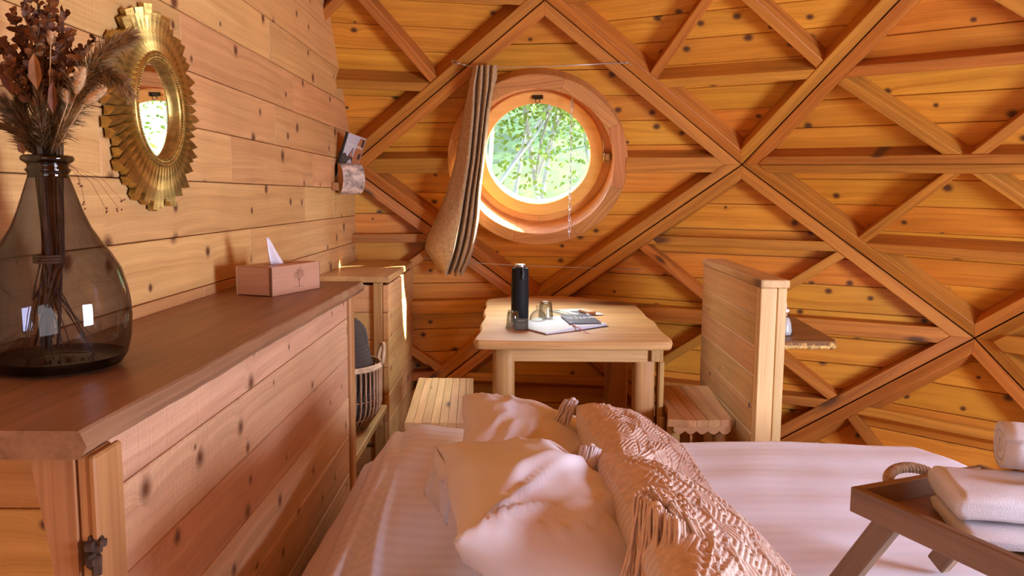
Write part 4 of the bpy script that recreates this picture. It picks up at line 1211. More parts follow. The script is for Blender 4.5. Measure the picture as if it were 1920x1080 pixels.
bar('leg_block', (.588, 3.20, .686), (0, 0, 1), (1, 0, 0), (.066, .050, .05), W_LEG, TA, .003)
wbox('split_log', (.598, 3.19, 0.0), (.622, 3.25, .652), W_LEG, TA, .006, 'z')
# round-topped small log under the table
LGp = thing('short_log', 'short round-topped log standing on the floor under the table', 'log', (.22, 3.62, 0))
b = MB(); b.lathe([(.034, 0), (.034, .22), (.033, .285), (.028, .305), (.016, .318), (.001, .322)], (.22, 3.62, 0), 16); b.build('log', W_LEG, LGp, frame((.22, 3.62, .1), (0, 0, 1), y=(1, 0, 0)), True)

# things on the table
zt = TT+.0006
BO = thing('thermos_bottle', 'tall matt black insulated bottle with steel cap on the table', 'bottle', (.036, 3.56, zt))
c = (.036, 3.56, zt)
b = MB(); b.lathe([(.001, .0), (.036, 0), (.039, .003), (.0395, .10), (.0395, .17), (.0385, .205), (.0372, .232), (.0365, .242), (.034, .2435), (.024, .2445)], c, 40); b.build('body', plain('black_rubber', (.012, .012, .012), .65, spec=.22), BO, smooth=True)
b = MB(); b.lathe([(.024, .244), (.0245, .248), (.0255, .250), (.0255, .258), (.024, .2605), (.001, .2612)], c, 32); b.build('cap', M_STEEL, BO, smooth=True)
b = MB(); b.tube([(c[0]+.010, c[1]-.030, zt+.246), (c[0]+.012, c[1]-.043, zt+.238), (c[0]+.013, c[1]-.045, zt+.222), (c[0]+.010, c[1]-.0455, zt+.205), (c[0]+.016, c[1]-.0455, zt+.196)], [.0045, .0055, .006, .006, .004], 6)
b.build('carry_loop', plain('slate_strap', (.06, .07, .09), .5), BO, smooth=True)
M_GLS = glass('clear_glass', (.92, .94, .92), (.28, .30, .28), .14, 1.2)
def tumbler(x, y, label, s=1.0, ribs=0):
    t = thing('drinking_glass', label, 'glass', (x, y, zt), 'glasses on the table')
    b = MB(); b.lathe([(.001, .078), (.022, .078), (.024, .074), (.0275, .045), (.031, .008), (.0325, .0), (.031, .0005), (.0285, .01), (.0255, .045), (.0215, .070), (.001, .071)], (0, 0, 0), 36, Matrix.Translation((x, y, zt)) @ Matrix.Scale(s, 4), ribs=ribs, ribamp=.015)
    b.build('bowl', M_GLS, t, smooth=True); return t
tumbler(.005, 3.40, 'upturned tumbler behind the small dark card beside the bottle', .95, 12)
tumbler(.155, 3.62, 'upturned clear tumbler behind the bell-shaped glass', 1.12)
CL = thing('glass_cloche', 'small bell-shaped glass jar with knob next to the bottle', 'glass jar', (.118, 3.54, zt))
b = MB(); b.lathe([(.036, 0), (.0375, .004), (.037, .022), (.032, .038), (.022, .050), (.012, .057), (.008, .061)], (.118, 3.54, zt), 32, ribs=14, ribamp=.02); b.build('bell', M_GLS, CL, smooth=True)
b = MB(); b.lathe([(.008, .060), (.006, .064), (.010, .069), (.0105, .074), (.007, .078), (.001, .079)], (.118, 3.54, zt), 20); b.build('knob', M_GLS, CL, smooth=True)
b = MB(); b.lathe([(.001, .001), (.022, .001), (.020, .010), (.001, .012)], (.118, 3.54, zt), 20, cap=False); b.build('spices', plain('brown_spice', (.14, .06, .03), .8, nsc=200, namp=.6), CL)
CD = thing('table_card', 'small dark olive card standing before the bottle', 'card', (.045, 3.33, zt))
cdu = Vector((1, .10, 0)).normalized(); cdv = Vector((0, .16, 1)).normalized(); cc = Vector((.040, 3.335, zt+.025))
bar('card', cc, cdu, cdv, (.060, .050, .0016), plain('olive_card', (.055, .045, .022), .6), CD, .0004)
bar('stand', cc+Vector((.0, .016, -.012)), cdu, (0, .6, -1), (.05, .026, .0012), plain('olive_back', (.055, .045, .022), .6), CD, .0003)
lm = MB()
for q, (w, zz) in enumerate(((.034, .017), (.030, .013), (.040, .001), (.036, -.004), (.042, -.010), (.030, -.016))):
    lm.box(frame(cc-Vector((0, .0012, 0))+cdv*zz, cdu, y=cdv), w, .0014 if q > 1 else .002, .0004, .0001)
tag(lm.build('fine_print', plain('khaki_ink', (.20, .18, .11), .6), CD), kind='stuff')
# open guest book
BK_ = thing('open_notebook', 'open notebook with blank pages and a red ribbon at the front of the table', 'notebook', (.22, 3.36, zt))
g0 = Vector((.255, 3.318, zt)); gu = Vector((-.79, -.22, 0))   # spine near end and directions
A_, B_, C_, D_ = Vector((.008, 3.43, zt)), Vector((.140, 3.222, zt)), Vector((.268, 3.325, zt)), Vector((.135, 3.60, zt))
def page_block(name, p_out0, p_out1, p_in0, p_in1, h_out, h_in, mat, parent):
    """p_out0-p_out1 free edge, p_in0-p_in1 at the spine; curved top"""
    P = []
    V = []; F = []; K = 10
    for i in range(K+1):
        t = i/K; z = h_out+(h_in-h_out)*(t**1.5)-(.0 if t < .9 else (t-.9)*.06)
        for p, q in ((p_out0, p_in0), (p_out1, p_in1)):
            b_ = p.lerp(q, t); V += [b_+Vector((0, 0, .0025)), b_+Vector((0, 0, .0025+z))]
    for i in range(K):
        a = i*4; c_ = a+4
        F += [(a+1, a+3, c_+3, c_+1), (a, c_, c_+2, a+2), (a, a+1, c_+1, c_), (a+2, c_+2, c_+3, a+3)]
    F += [(0, 2, 3, 1), (K*4, K*4+1, K*4+3, K*4+2)]
    return mk(name, V, F, mat, parent, None)
M_PAGE = plain('blank_page', (.62, .63, .68), .6); M_EDGE = plain('page_edge', (.42, .24, .16), .7)
page_block('left_pages', A_, D_, B_.lerp(C_, .0), C_, .004, .004, M_PAGE, BK_) if 0 else None
page_block('left_pages', A_, B_, D_, C_, .005, .017, M_PAGE, BK_)
Eo, Fo = Vector((.415, 3.455, zt)), Vector((.300, 3.70, zt))
page_block('right_pages', Eo, Fo, C_, D_, .010, .016, M_PAGE, BK_)
for nm, Q in (('left_cover', (A_+Vector((-.006, -.004, 0)), B_+Vector((.0, -.007, 0)), C_, D_+Vector((0, .006, 0)))), ('right_cover', (C_, Eo+Vector((.008, -.006, 0)), Fo+Vector((.006, .006, 0)), D_+Vector((0, .006, 0))))):
    V = list(Q)+[v+Vector((0, 0, .0024)) for v in Q]
    mk(nm, V, [(3, 2, 1, 0), (4, 5, 6, 7), (0, 1, 5, 4), (1, 2, 6, 5), (2, 3, 7, 6), (3, 0, 4, 7)], plain('kraft_cover', (.30, .15, .085), .7) if nm[0] == 'l' else plain('dark_cover', (.05, .035, .035), .6), BK_)
rb = MB(); rp = [C_+Vector((-.01, .06, .019)), C_+Vector((.0, .01, .021)), C_+Vector((.016, -.016, .014)), C_+Vector((.036, -.044, .004)), C_+Vector((.052, -.066, .002))]
for a in (-1, 1): rb.V += [p+Vector((a*.0032, a*.0022, 0)) for p in rp]
for i in range(4): rb.F.append((i, i+1, 6+i, 5+i))
o = rb.build('ribbon', plain('red_ribbon', (.45, .012, .03), .5), BK_); md = o.modifiers.new('t', 'SOLIDIFY'); md.thickness = .0008
# dark brochure on the notebook
BR_ = thing('dark_brochure', 'slate blue brochure with white lettering lying on the notebook', 'brochure', (.33, 3.5, zt+.02))
q0, q1, q2, q3 = Vector((.298, 3.375, zt+.021)), Vector((.430, 3.485, zt+.016)), Vector((.318, 3.735, zt+.015)), Vector((.190, 3.655, zt+.022))
q0 = at(1067, 610, 3.39); q1 = at(1128, 608, 3.44); q2 = at(1105, 591, 3.71); q3 = at(1050, 596.5, 3.62)
q0.z = zt+.0215; q1.z = zt+.0165; q2.z = zt+.0155; q3.z = zt+.021
bn = (q1-q0).cross(q3-q0).normalized()
V = [q0, q1, q2, q3]+[q+bn*.0022 for q in (q0, q1, q2, q3)]
mk('cover', V, [(3, 2, 1, 0), (4, 5, 6, 7), (0, 1, 5, 4), (1, 2, 6, 5), (2, 3, 7, 6), (3, 0, 4, 7)], plain('slate_card', (.055, .065, .10), .35), BR_)
M_WHT = plain('white_ink', (.85, .86, .9), .5)
bu_ = (q1-q0).normalized(); cen = (q0+q1+q2+q3)/4
tm_ = frame(cen+bn*.003+(q2-q1)*.06+bu_*.012, (q2-q3).normalized(), z=bn)
textmesh('title', 'SUZOR', .052, tm_, M_WHT, BR_, .0003, .95)
textmesh('subtitle', 'DOMAINE', .018, frame(cen+bn*.003+(q2-q1)*.20-bu_*.05, (q2-q3).normalized(), z=bn), M_WHT, BR_, .0003, 1.2)
bar('white_mark', q2.lerp(cen, .18)+bn*.003, (q2-q1), bu_, (.05, .006, .0006), M_WHT, BR_, .0001)
bar('white_mark', q0.lerp(cen, .16)+bn*.003, (q2-q1), bu_, (.012, .009, .0006), M_WHT, BR_, .0001)
# leaflets further back
def leaflet(name, label, pts, col, h, cat='leaflet'):
    t = thing(name, label, cat, tuple(pts[0])); V = list(pts)+[p+Vector((0, 0, h)) for p in pts]
    mk('sheet', V, [(3, 2, 1, 0), (4, 5, 6, 7), (0, 1, 5, 4), (1, 2, 6, 5), (2, 3, 7, 6), (3, 0, 4, 7)], plain('print', col, .45), t); return t
def onz(px, py, z):
    d = FWD+RTC*(px-960)/FPX-UPC*(py-540)/FPX; return CAMPOS+d*((z-CAMPOS.z)/d.z)
p1 = [onz(1028, 583, zt), onz(1069, 593.5, zt), onz(1090, 590, zt), onz(1053, 582, zt)]
l1 = leaflet('dark_leaflet', 'dark leaflet with a pale picture half under the white leaflet', p1, (.035, .03, .025), .0012)
cc_ = sum(p1, Vector())/4
V = [cc_.lerp(p, .72)+Vector((0, 0, .0018)) for p in p1]; mk('printed_picture', V+[v-Vector((0, 0, .0005)) for v in V], [(0, 1, 2, 3), (7, 6, 5, 4)], plain('pale_print', (.30, .27, .17), .5, nsc=40, namp=.6), l1)
zz = zt+.0022
p2 = [onz(1045, 581, zz), onz(1085, 592, zz), onz(1133, 590, zz), onz(1096, 579, zz)]
l2 = leaflet('white_leaflet', 'white leaflet with a printed photo at the back of the table', p2, (.80, .80, .82), .0014)
V = [onz(x, y, zz+.002) for x, y in ((1066, 583.5), (1092, 590), (1112, 588.5), (1084, 582))]; mk('printed_picture', V+[v-Vector((0, 0, .0005)) for v in V], [(0, 1, 2, 3), (7, 6, 5, 4)], plain('dark_print', (.10, .06, .05), .5, nsc=30, namp=.6), l2)
wb_ = thing('wood_block', 'small pale wooden block lying on the white leaflet', 'block', tuple(onz(1102, 586, zz+.003)))
bar('block', onz(1101, 587, zz+.003)+Vector((0, 0, .007)), onz(1106, 588, zz)-onz(1088, 583, zz), (1, -.2, 0), (.10, .042, .013), W_PLY, wb_, .002)

# ------------------------------------------------------------------ benches
BL_ = thing('bench', 'sunlit pale slatted bench at the left of the table', 'bench', (-.28, 3.35, 0), 'benches at the table')
nbs = 8
for k in range(nbs):
    f0, f1 = k/nbs, (k+1)/nbs
    xf0, xf1 = -.408+(.265)*f0, -.408+.265*f1; xb0, xb1 = -.442+.262*f0, -.442+.262*f1
    P_ = [(xf0+.0006, 2.985), (xf1-.0006, 2.985), (xb1-.0006, 3.745), (xb0+.0006, 3.745)]
    P_ = [(p[1], -p[0]) for p in P_]
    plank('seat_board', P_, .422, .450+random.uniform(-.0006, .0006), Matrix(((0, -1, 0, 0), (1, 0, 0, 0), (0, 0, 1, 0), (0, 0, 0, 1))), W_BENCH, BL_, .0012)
wbox('front_rail', (-.400, 3.0, .335), (-.150, 3.028, .421), W_LEG, BL_, .003, 'x'); wbox('back_rail', (-.43, 3.70, .335), (-.185, 3.728, .421), W_LEG, BL_, .003, 'x')
for (x, y) in ((-.375, 3.06), (-.185, 3.06), (-.405, 3.66), (-.215, 3.66)): logleg(x, y, .05, .05, BL_, 0, .4205, seed=x*9)
BRr = thing('bench', 'worn brown bench with scalloped front edge beside the partition', 'bench', (.76, 3.25, 0), 'benches at the table')
zs = .470
seatl = [(.600, 2.985), (.70, 2.975), (.835, 2.985), (.850, 3.0), (.862, 3.2), (.878, 3.4), (.890, 3.545), (.64, 3.54), (.648, 3.45), (.628, 3.3), (.632, 3.15), (.606, 3.02)]
xs_ = [.59, .66, .71, .755, .80, .84, .90]
if parea(seatl) < 0: seatl = seatl[::-1]
for a, b2 in zip(xs_, xs_[1:]):
    Q = clip2(clip2(seatl, -1, 0, -(a+.0006)), 1, 0, b2-.0006)
    if len(Q) > 2:
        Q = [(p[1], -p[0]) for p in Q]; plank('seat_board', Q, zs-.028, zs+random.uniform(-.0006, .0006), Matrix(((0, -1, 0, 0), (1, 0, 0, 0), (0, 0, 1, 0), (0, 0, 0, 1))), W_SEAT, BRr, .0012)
V = []; K = 44
for i in range(K+1):
    x = .625+.22*i/K; zb = zs-.046-.014*abs(math.sin(i/K*pi*5))
    V += [(x, 2.992, zs-.0285), (x, 3.012, zs-.0285), (x, 3.012, zb), (x, 2.992, zb)]
F = []
for i in range(K):
    for q in range(4): F.append((i*4+q, (i+1)*4+q, (i+1)*4+(q+1) % 4, i*4+(q+1) % 4))
F += [(0, 1, 2, 3), (K*4+3, K*4+2, K*4+1, K*4)]
mk('scalloped_apron', V, F, W_SEAT, BRr, frame((.72, 3.0, zs-.04), (1, 0, 0), y=(0, 0, 1)))
for (x, y) in ((.635, 3.05), (.815, 3.05), (.73, 3.30), (.675, 3.50), (.84, 3.50)): logleg(x, y, .05, .05, BRr, 0, zs-.0285, seed=x*13+y)
logleg(.60, 3.10, .022, .022, BRr, .40, .445, seed=3, name='branch_stub')

# ------------------------------------------------------------------ partition beside the right bench
PA = thing('partition', 'waist-high spruce plank partition with a capped end post', 'partition', (.93, 3.35, 0))
pu = Vector((.024, .974, 0)).normalized(); pv_ = Vector((pu.y, -pu.x, 0))     # along, and to the right
po = Vector((.906, 2.895, 0)); pl = .985; pt = .100; ph_ = 1.018
hb2 = [0, .10, .21, .318, .426, .534, .642, .75, .858, .966, 0.990]
hb2 = [0]+[.092+.112*k for k in range(9)]
for a, b2 in zip(hb2, hb2[1:]):
    bar('plank', po+pu*(.055+(pl-.055)/2)+pv_*.012+Vector((0, 0, (a+b2)/2)), pu, (0, 0, 1), (pl-.057, b2-a-.0016, .022), W_WALL, PA, .002)
    bar('plank', po+pu*(.055+(pl-.055)/2)+pv_*(pt-.012)+Vector((0, 0, (a+b2)/2)), pu, (0, 0, 1), (pl-.057, b2-a-.0016, .022), W_WALL, PA, .002)
htop = hb2[-1]
bar('end_board', po+pu*.028+pv_*.031+Vector((0, 0, htop/2)), (0, 0, 1), pv_, (htop, .060, .052), W_BENCH, PA, .003)
bar('end_board', po+pu*.030+pv_*.0815+Vector((0, 0, htop/2)), (0, 0, 1), pv_, (htop, .034, .048), W_BENCH, PA, .003)
bar('cap', po+pu*(pl/2+.0)+pv_*pt/2+Vector((0, 0, htop+.016)), pu, pv_, (pl+.012, pt+.008, .030), W_BENCH, PA, .004)
# little shelf behind it, with a ribbed glass bottle
SH = thing('corner_shelf', 'dark waney-edged shelf fixed behind the partition', 'shelf', (1.15, 3.4, .75))
shp = [(1.012, 3.142), (1.288, 3.142), (1.300, 3.17), (1.352, 3.80), (1.04, 3.80)]
V = [(x, y, .75) for x, y in shp]+[(x+.0, y+(-.012 if y < 3.2 else 0), .735) for x, y in shp]+[(x, y+.004, .716) for x, y in shp]; k = 5
F = [tuple(range(5)), tuple(range(14, 9, -1))]
for q in range(2):
    for i in range(5): F.append((q*5+i, (q+1)*5+i, (q+1)*5+(i+1) % 5, q*5+(i+1) % 5))
mk('shelf_board', V, F, W_TOP, SH, frame((1.15, 3.4, .74), (1, 0, 0), z=(0, 0, 1)))
M_WAX = plain('honey_bark_edge', (.55, .33, .09), .6, nsc=50, namp=.5, bump=.6, bsc=80)
b = MB(); 
for i in range(24):
    x = 1.02+.26*i/23; b.sphere((x, 3.138+.004*nz(i), .730+.006*nz(i*1.7, 3)), .012+.004*nz(i*2.1, 8), 7, 5, (1.2, .7, 1))
tag(b.build('waney_edge', M_WAX, SH, smooth=True), kind='stuff')
for y in (3.3, 3.65): bar('bracket', (1.09, y, .68), (1, 0, .55), (0, 1, 0), (.16, .03, .03), W_LEG, SH, .003)
GB = thing('ribbed_bottle', 'ribbed clear glass bottle with white contents on the shelf behind the partition', 'bottle', (1.085, 3.28, .7505))
gc = (1.130, 3.27, .7508)
b = MB(); b.lathe([(.001, .0), (.026, 0), (.030, .006), (.031, .02), (.026, .055), (.017, .080), (.014, .088), (.016, .094), (.014, .100)], gc, 36, ribs=12, ribamp=.04); b.build('bottle', M_GLS, GB, smooth=True)
b = MB(); b.lathe([(.001, .003), (.025, .003), (.0275, .02), (.0235, .052), (.016, .074), (.001, .076)], gc, 36, ribs=12, ribamp=.04); b.build('white_filling', plain('white_soap', (.82, .76, .74), .5), GB, smooth=True)
b = MB(); b.lathe([(.014, .098), (.0145, .108), (.006, .110), (.004, .112), (.004, .135), (.001, .136)], gc, 16); b.build('pump', plain('white_plastic', (.85, .83, .8), .35), GB, smooth=True)
DB = thing('dark_slab', 'plain black slab standing on the floor behind the partition', 'case', (1.12, 3.2, 0))  # plain dark slab added for an unidentified black shape
Mx = frame((1.17, 3.30, .16), (1, .2, -1.0), y=(0, 1, 0)); V, F = cbox(.32, .26, .15, .02); mkl('shell', V, F, plain('matt_black', (.014, .015, .014), .7), DB, Mx)

# ------------------------------------------------------------------ bed
M_LIN = linen('white_satin_stripe', (.80, .78, .86), stripe=.045, pitch=.046, rough=.48)
M_COT = linen('white_cotton', (.80, .75, .78), rough=.6)
BED = thing('bed', 'wide bed with a white fitted sheet beside the sideboard', 'bed', (.45, 1.4, 0))
wbox('bed_base', (-.43, .30, .0), (1.33, 2.42, .24), W_BEAM, BED, .01, 'y')
def soft_box(name, lo, hi, r, mat, parent, n=10, wr=.004, seed=0):
    """rounded, slightly uneven box (superellipsoid edges)"""
    bm = bmesh.new(); bmesh.ops.create_cube(bm, size=2)
    bmesh.ops.subdivide_edges(bm, edges=bm.edges[:], cuts=n, use_grid_fill=True)
    c = (Vector(lo)+Vector(hi))/2; h = (Vector(hi)-Vector(lo))/2
    for v in bm.verts:
        p = Vector((v.co.x*h.x, v.co.y*h.y, v.co.z*h.z)); q = Vector([max(-hh+r, min(hh-r, x)) for x, hh in zip(p, h)])
        d = p-q
        # map the cube shell to a rounded one
        m_ = max(abs(d.x), abs(d.y), abs(d.z))
        if d.length > 1e-9: p = q+d.normalized()*min(r, m_*1.0 if m_ < r else r)
        nn = d.normalized() if d.length > 1e-9 else Vector()
        p = p+nn*wr*nz(p.x*6+seed, p.y*6, p.z*9)
        v.co = p+c
    me = bpy.data.meshes.new(name); bm.to_mesh(me); bm.free()
    for f in me.polygons: f.use_smooth = True
    me.materials.append(mat); o = bpy.data.objects.new(name, me); return link(o, parent)
soft_box('mattress', (-.462, .28, .242), (1.36, 2.455, .508), .055, M_COT, BED, 26, .008)
# duvet with a satin stripe: folds along its left hem, hangs over the far end
def edge(t, lo, hi, r):
    if t < lo+r:
        s = lo+r-t; a = min(s/r, pi/2); return lo+r-r*math.sin(a), -(r-r*math.cos(a))-max(0, s-r*pi/2)
    if t > hi-r:
        s = t-(hi-r); a = min(s/r, pi/2); return hi-r+r*math.sin(a), -(r-r*math.cos(a))-max(0, s-r*pi/2)
    return t, 0.0
XS = np.concatenate([np.linspace(-.47, -.20, 56), np.linspace(-.19, 1.2, 90), np.linspace(1.21, 1.60, 40)])
YS = np.concatenate([np.linspace(.30, 2.2, 130), np.linspace(2.21, 2.75, 54)])
def ridge(x, xc, w, h): return h*math.exp(-((x-xc)/w)**2)
P = []
for tx in XS:
    row = []
    for ty in YS:
        y, dzy = edge(ty, .28, 2.49+.02*nz(tx*2.2, 5), .085)
        far = sst(2.1, 2.5, y)
        hiX = 1.385-.09*far**2
        x, dzx = edge(tx, -.398+.012*nz(y*3.0, 2)+.035*sst(2.15, 2.45, y), hiX, .07 if tx > 0 else .030)
        z = .550
        z += .060*math.exp(-((x+.22)/.20)**2-((y-2.30)/.34)**2)      # puffed left foot end
        z += .012*math.exp(-((x-.75)/.5)**2)-.012*math.exp(-((x-.10)/.18)**2-((y-1.4)/.5)**2)
        z += .007*nz(x*3.2, y*2.6, .3)+.003*nz(x*8, y*5, 1.7)
        if x < .0:
            k = sst(.02, -.18, x)
            z += k*(ridge(x, -.352+.02*nz(y*2.2, 7), .016, .013)+ridge(x, -.305+.025*nz(y*1.9, 9)-.06*(y-1.9), .012, .012*sst(1.2, 1.6, y)*sst(2.4, 2.1, y)))
            z -= k*ridge(x, -.325+.02*nz(y*2.2, 7), .012, .010)
            z += k*.012*nz(x*9, y*3.4, 4)
            z += .022*math.exp(-((x+.30)/.05)**2-((y-2.12)/.10)**2)
        # soft ripples along the far right
        if x > .3: z += .0016*math.sin(y*34+2*nz(x*2, y*2))*sst(.3, .6, x)
        zz = z+dzx+dzy
        if tx < -.36 : zz = max(zz, .506+.004*nz(x*6, y*5)) if x > -.46 else zz
        row.append(Vector((x, y, max(zz, .20))))
    P.append(row)
du = grid_mesh('duvet', P, M_LIN, None, None, True)
tag(du, 'white satin-striped duvet spread over the bed', 'duvet')

def pillow(name, c00, c10, c11, c01, th, mat, label, cat, group=None, n=56, ear=.10, wr=.010, seed=0, parent=None, sag=None, relief=None, back=.7, flat=.42):
    """c00-c10 top edge, c01-c11 bottom edge; th thickness; the front is on the side of (c10-c00)x(c01-c00) negated"""
    c00, c10, c11, c01 = map(Vector, (c00, c10, c11, c01))
    nrm = ((c10+c11)-(c00+c01)).cross((c01+c11)-(c00+c10)).normalized()
    if nrm.z < 0: nrm = -nrm
    V = []; F = []; idx = {}
    def pt(u, v):
        uu = .5+(u-.5)*(1-ear*math.sin(pi*v)**.8); vv = .5+(v-.5)*(1-ear*math.sin(pi*u)**.8)
        p = c00*(1-uu)*(1-vv)+c10*uu*(1-vv)+c11*uu*vv+c01*(1-uu)*vv
        return p
    for side in (1, -1):
        for i in range(n+1):
            for j in range(n+1):
                u, v = i/n, j/n; bd = i in (0, n) or j in (0, n)
                if bd and side == -1: idx[(side, i, j)] = idx[(1, i, j)]; continue
                h = (max(0, math.sin(pi*u))*max(0, math.sin(pi*v)))**flat*th*.5*(1 if side == 1 else back)
                ru, rv = abs(u-.5)*2, abs(v-.5)*2
                cx_, cy_ = (0 if u < .5 else 1), (0 if v < .5 else 1); an = math.atan2(v-cy_, u-cx_); dc = math.hypot(u-cx_, v-cy_)
                w = wr*(nz(u*2.1+seed, v*2.3, side*.7)*.45
                        + .75*(1-min(1, abs(nz(an*4.5+seed*3, dc*1.6, side+cx_*7+cy_*3))*4.5))*sst(.75, .12, dc)*sst(0, .12, dc)
                        + .55*(1-min(1, abs(nz(u*1.7+v*2.6+seed, (u-v)*1.3, side*3))*6.0))*sst(0, .4, 1-max(ru, rv))
                        + .18*nz(u*9+seed, v*9, side*2))
                k = (1-max(ru, rv)**8)
                p = pt(u, v)+nrm*side*(h+w*k)
                p += Vector((nz(u*4, v*4, seed+9), nz(u*4, v*4, seed+19), nz(u*4, v*4, seed+29)))*wr*.8
                if relief and side == 1: p += nrm*relief(u, v)*k
                idx[(side, i, j)] = len(V); V.append(p)
    for side in (1, -1):
        for i in range(n):
            for j in range(n):
                f = (idx[(side, i, j)], idx[(side, i+1, j)], idx[(side, i+1, j+1)], idx[(side, i, j+1)])
                F.append(f if side == 1 else f[::-1])
    o = mk(name, V, F, mat, parent, None, True)
    if label: tag(o, label, cat, group)
    return o, nrm, pt
pillow('pillow', (-.122, 1.95, .818), (-.130, 1.44, .785), (.26, 1.62, .635), (.23, 2.22, .625), .20, M_COT, 'plump white pillow with pointed corner, the farther of the two near the table', 'pillow', 'white pillows on the bed', seed=3, wr=.013, ear=.12)
pillow('pillow', (-.155, 1.575, .810), (-.075, .985, .875), (.30, .98, .66), (.255, 1.72, .63), .23, M_COT, 'plump creased white pillow, the nearest to the sideboard and viewer', 'pillow', 'white pillows on the bed', seed=8, wr=.020, ear=.13)
pillow('pillow_flange', (-.150, 1.570, .812), (-.105, 1.40, .815), (-.125, 1.54, .655), (-.190, 1.67, .672), .022, M_COT, None, None, seed=5, n=20, wr=.008, parent=None)
fl_o = [o for o in COL.objects if o.name.startswith('pillow_flange')][0]
pn = [o for o in COL.objects if o.get('label', '').startswith('plump creased')][0]
fl_o.parent = pn

# knotted cushions: relief of ropes, braids and leaf motifs
M_MAC = plain('undyed_cotton_rope', (.74, .55, .43), .95, spec=.12, nsc=70, namp=.16, bump=.5, bsc=420, sheen=.2)
M_STRP = linen('cushion_back', (.74, .62, .58), stripe=.12, pitch=.02, rough=.8, axis=1)
def macrame(u, v, S=.47):
    x, y = u*S, v*S; e = min(u, 1-u, v, 1-v)
    cord = lambda t: abs(math.sin(pi*t))**.55
    band = (v*4.5) % 1.0; bi = int(v*4.5)
    tri = lambda t: abs((t % 1.0)-.5)*2
    if band < .42:       # chevrons of parallel cords
        z = tri(x/.094); h = cord((y+z*.034)/.0135)*(.8+.2*cord(x/.047))
    elif band < .52:     # a row of knots
        h = 1.15*cord(x/.0155)*cord((band-.42)/.10)
    else:                # diamonds: hatched leaf blocks between crossing ropes
        q = tri((band-.52)/.48+.5); d = tri(x/.105+(.5 if bi % 2 else 0)); r_ = d+q
        if r_ < .60: h = 1.0*cord(y/.0135)
        elif r_ < .80: h = .15+1.0*cord((r_-.60)/.20)
        else: h = .75*cord((x+y)/.015)*cord((x-y)/.015)
    return .0062*h*sst(0, .03, e)
def cushion(cs, th, label, seed, flip=False):
    o, nrm, pt = pillow('knotted_cushion', *cs, th, M_MAC, label, 'cushion', 'knotted cushions on the bed', n=250, ear=.06, wr=.006, seed=seed, relief=macrame, back=.9, flat=.36)
    # plain striped underside
    o.data.materials.append(M_STRP); n = 250
    for f in o.data.polygons:
        if f.index >= n*n: f.material_index = 1
    return o, nrm, pt
def fringe(parent, base0, base1, ln, dr, n, seed, col, gath=.5, name='tassel', wob=.25):
    """cords hanging from base0..base1 along dr"""
    rd = random.Random(seed); b = MB(); dr = Vector(dr).normalized(); s = dr.orthogonal().normalized(); t2 = dr.cross(s)
    for k in range(n):
        p = Vector(base0).lerp(Vector(base1), rd.random())+(s*rd.uniform(-1, 1)+t2*rd.uniform(-1, 1))*.008
        w = s*rd.uniform(-1, 1)*wob+t2*rd.uniform(-1, 1)*wob; l = ln*rd.uniform(.75, 1.08); pts = [p]
        for q in range(1, 7):
            t = q/6; pts.append(p+dr*l*t+w*l*t*gath*t+Vector((rd.uniform(-1, 1), rd.uniform(-1, 1), rd.uniform(-1, 1)))*.0022)
        b.tube(pts, [.0020, .0022, .0021, .0020, .0019, .0016, .0008], 5, False)
    kn = Vector(base0).lerp(Vector(base1), .5); b.sphere(kn, .0075, 10, 7)
    o = b.build(name, col, parent, smooth=True); return tag(o, kind='stuff')
C1 = ((.150, 1.80, .835), (.175, 1.30, .845), (.445, 1.55, .615), (.385, 2.13, .612))
C2 = ((.158, 1.425, .845), (.185, .80, .88), (.470, .86, .63), (.425, 1.62, .630))
cu1, n1, _ = cushion(C1, .17, 'knotted beige cotton cushion with tasselled corner, the farther of the two', 31)
cu2, n2, _ = cushion(C2, .17, 'knotted beige cotton cushion with long frayed tassel, the nearer of the two', 47)
M_TAS = plain('tassel_cotton', (.76, .57, .45), .95, spec=.12, nsc=60, namp=.15); M_TASW = plain('white_tassel', (.74, .64, .62), .95, spec=.12)
def corner_tassel(o, c, d, ln, n, seed, col): fringe(o, Vector(c)+Vector((.012, 0, .006)), Vector(c)+Vector((-.012, .0, .006)), ln, d, n, seed, col)
corner_tassel(cu1, Vector(C1[0])+Vector((-.008, .0, .008)), (-.45, -.1, -.9), .09, 50, 5, M_TASW)
corner_tassel(cu1, C1[3], (.5, .6, -.5), .07, 30, 6, M_TAS)
corner_tassel(cu2, Vector(C2[0])+Vector((-.012, -.015, .012)), (-.30, -.42, -.75), .12, 80, 7, M_TASW)
fringe(cu2, (.180, 1.10, .895), (.215, .98, .905), .15, (-.12, -.55, -.62), 110, 8, M_TAS, .55)
fringe(cu2, (.195, 1.12, .90), (.235, .99, .90), .17, (.28, -.45, -.55), 80, 9, M_TAS, .55)

# ------------------------------------------------------------------ bed tray with towels
ta = Vector((.385, -.923, 0)).normalized(); tb_ = Vector((.933, .359, 0)).normalized(); tb_ = (tb_-ta*tb_.dot(ta)).normalized()
t0 = Vector((.612, 1.391, .8)); TLn, TWd, TH_ = .56, .335, .046
TR = thing('bed_tray', 'dark wooden bed tray with rope handles and splayed legs on the duvet', 'tray', tuple(t0+ta*TLn/2+tb_*TWd/2-Vector((0, 0, .22))))
def tl(a, b, z=0): return t0+ta*a+tb_*b+Vector((0, 0, z))
bar('side_rail', tl(TLn/2, .008, -TH_/2), ta, tb_, (TLn, .016, TH_), W_TRAY, TR, .002)
bar('side_rail', tl(TLn/2, TWd-.008, -TH_/2), ta, tb_, (TLn, .016, TH_), W_TRAY, TR, .002)
bar('end_rail', tl(.008, TWd/2, -TH_/2), tb_, ta, (TWd-.033, .016, TH_), W_TRAY, TR, .002)
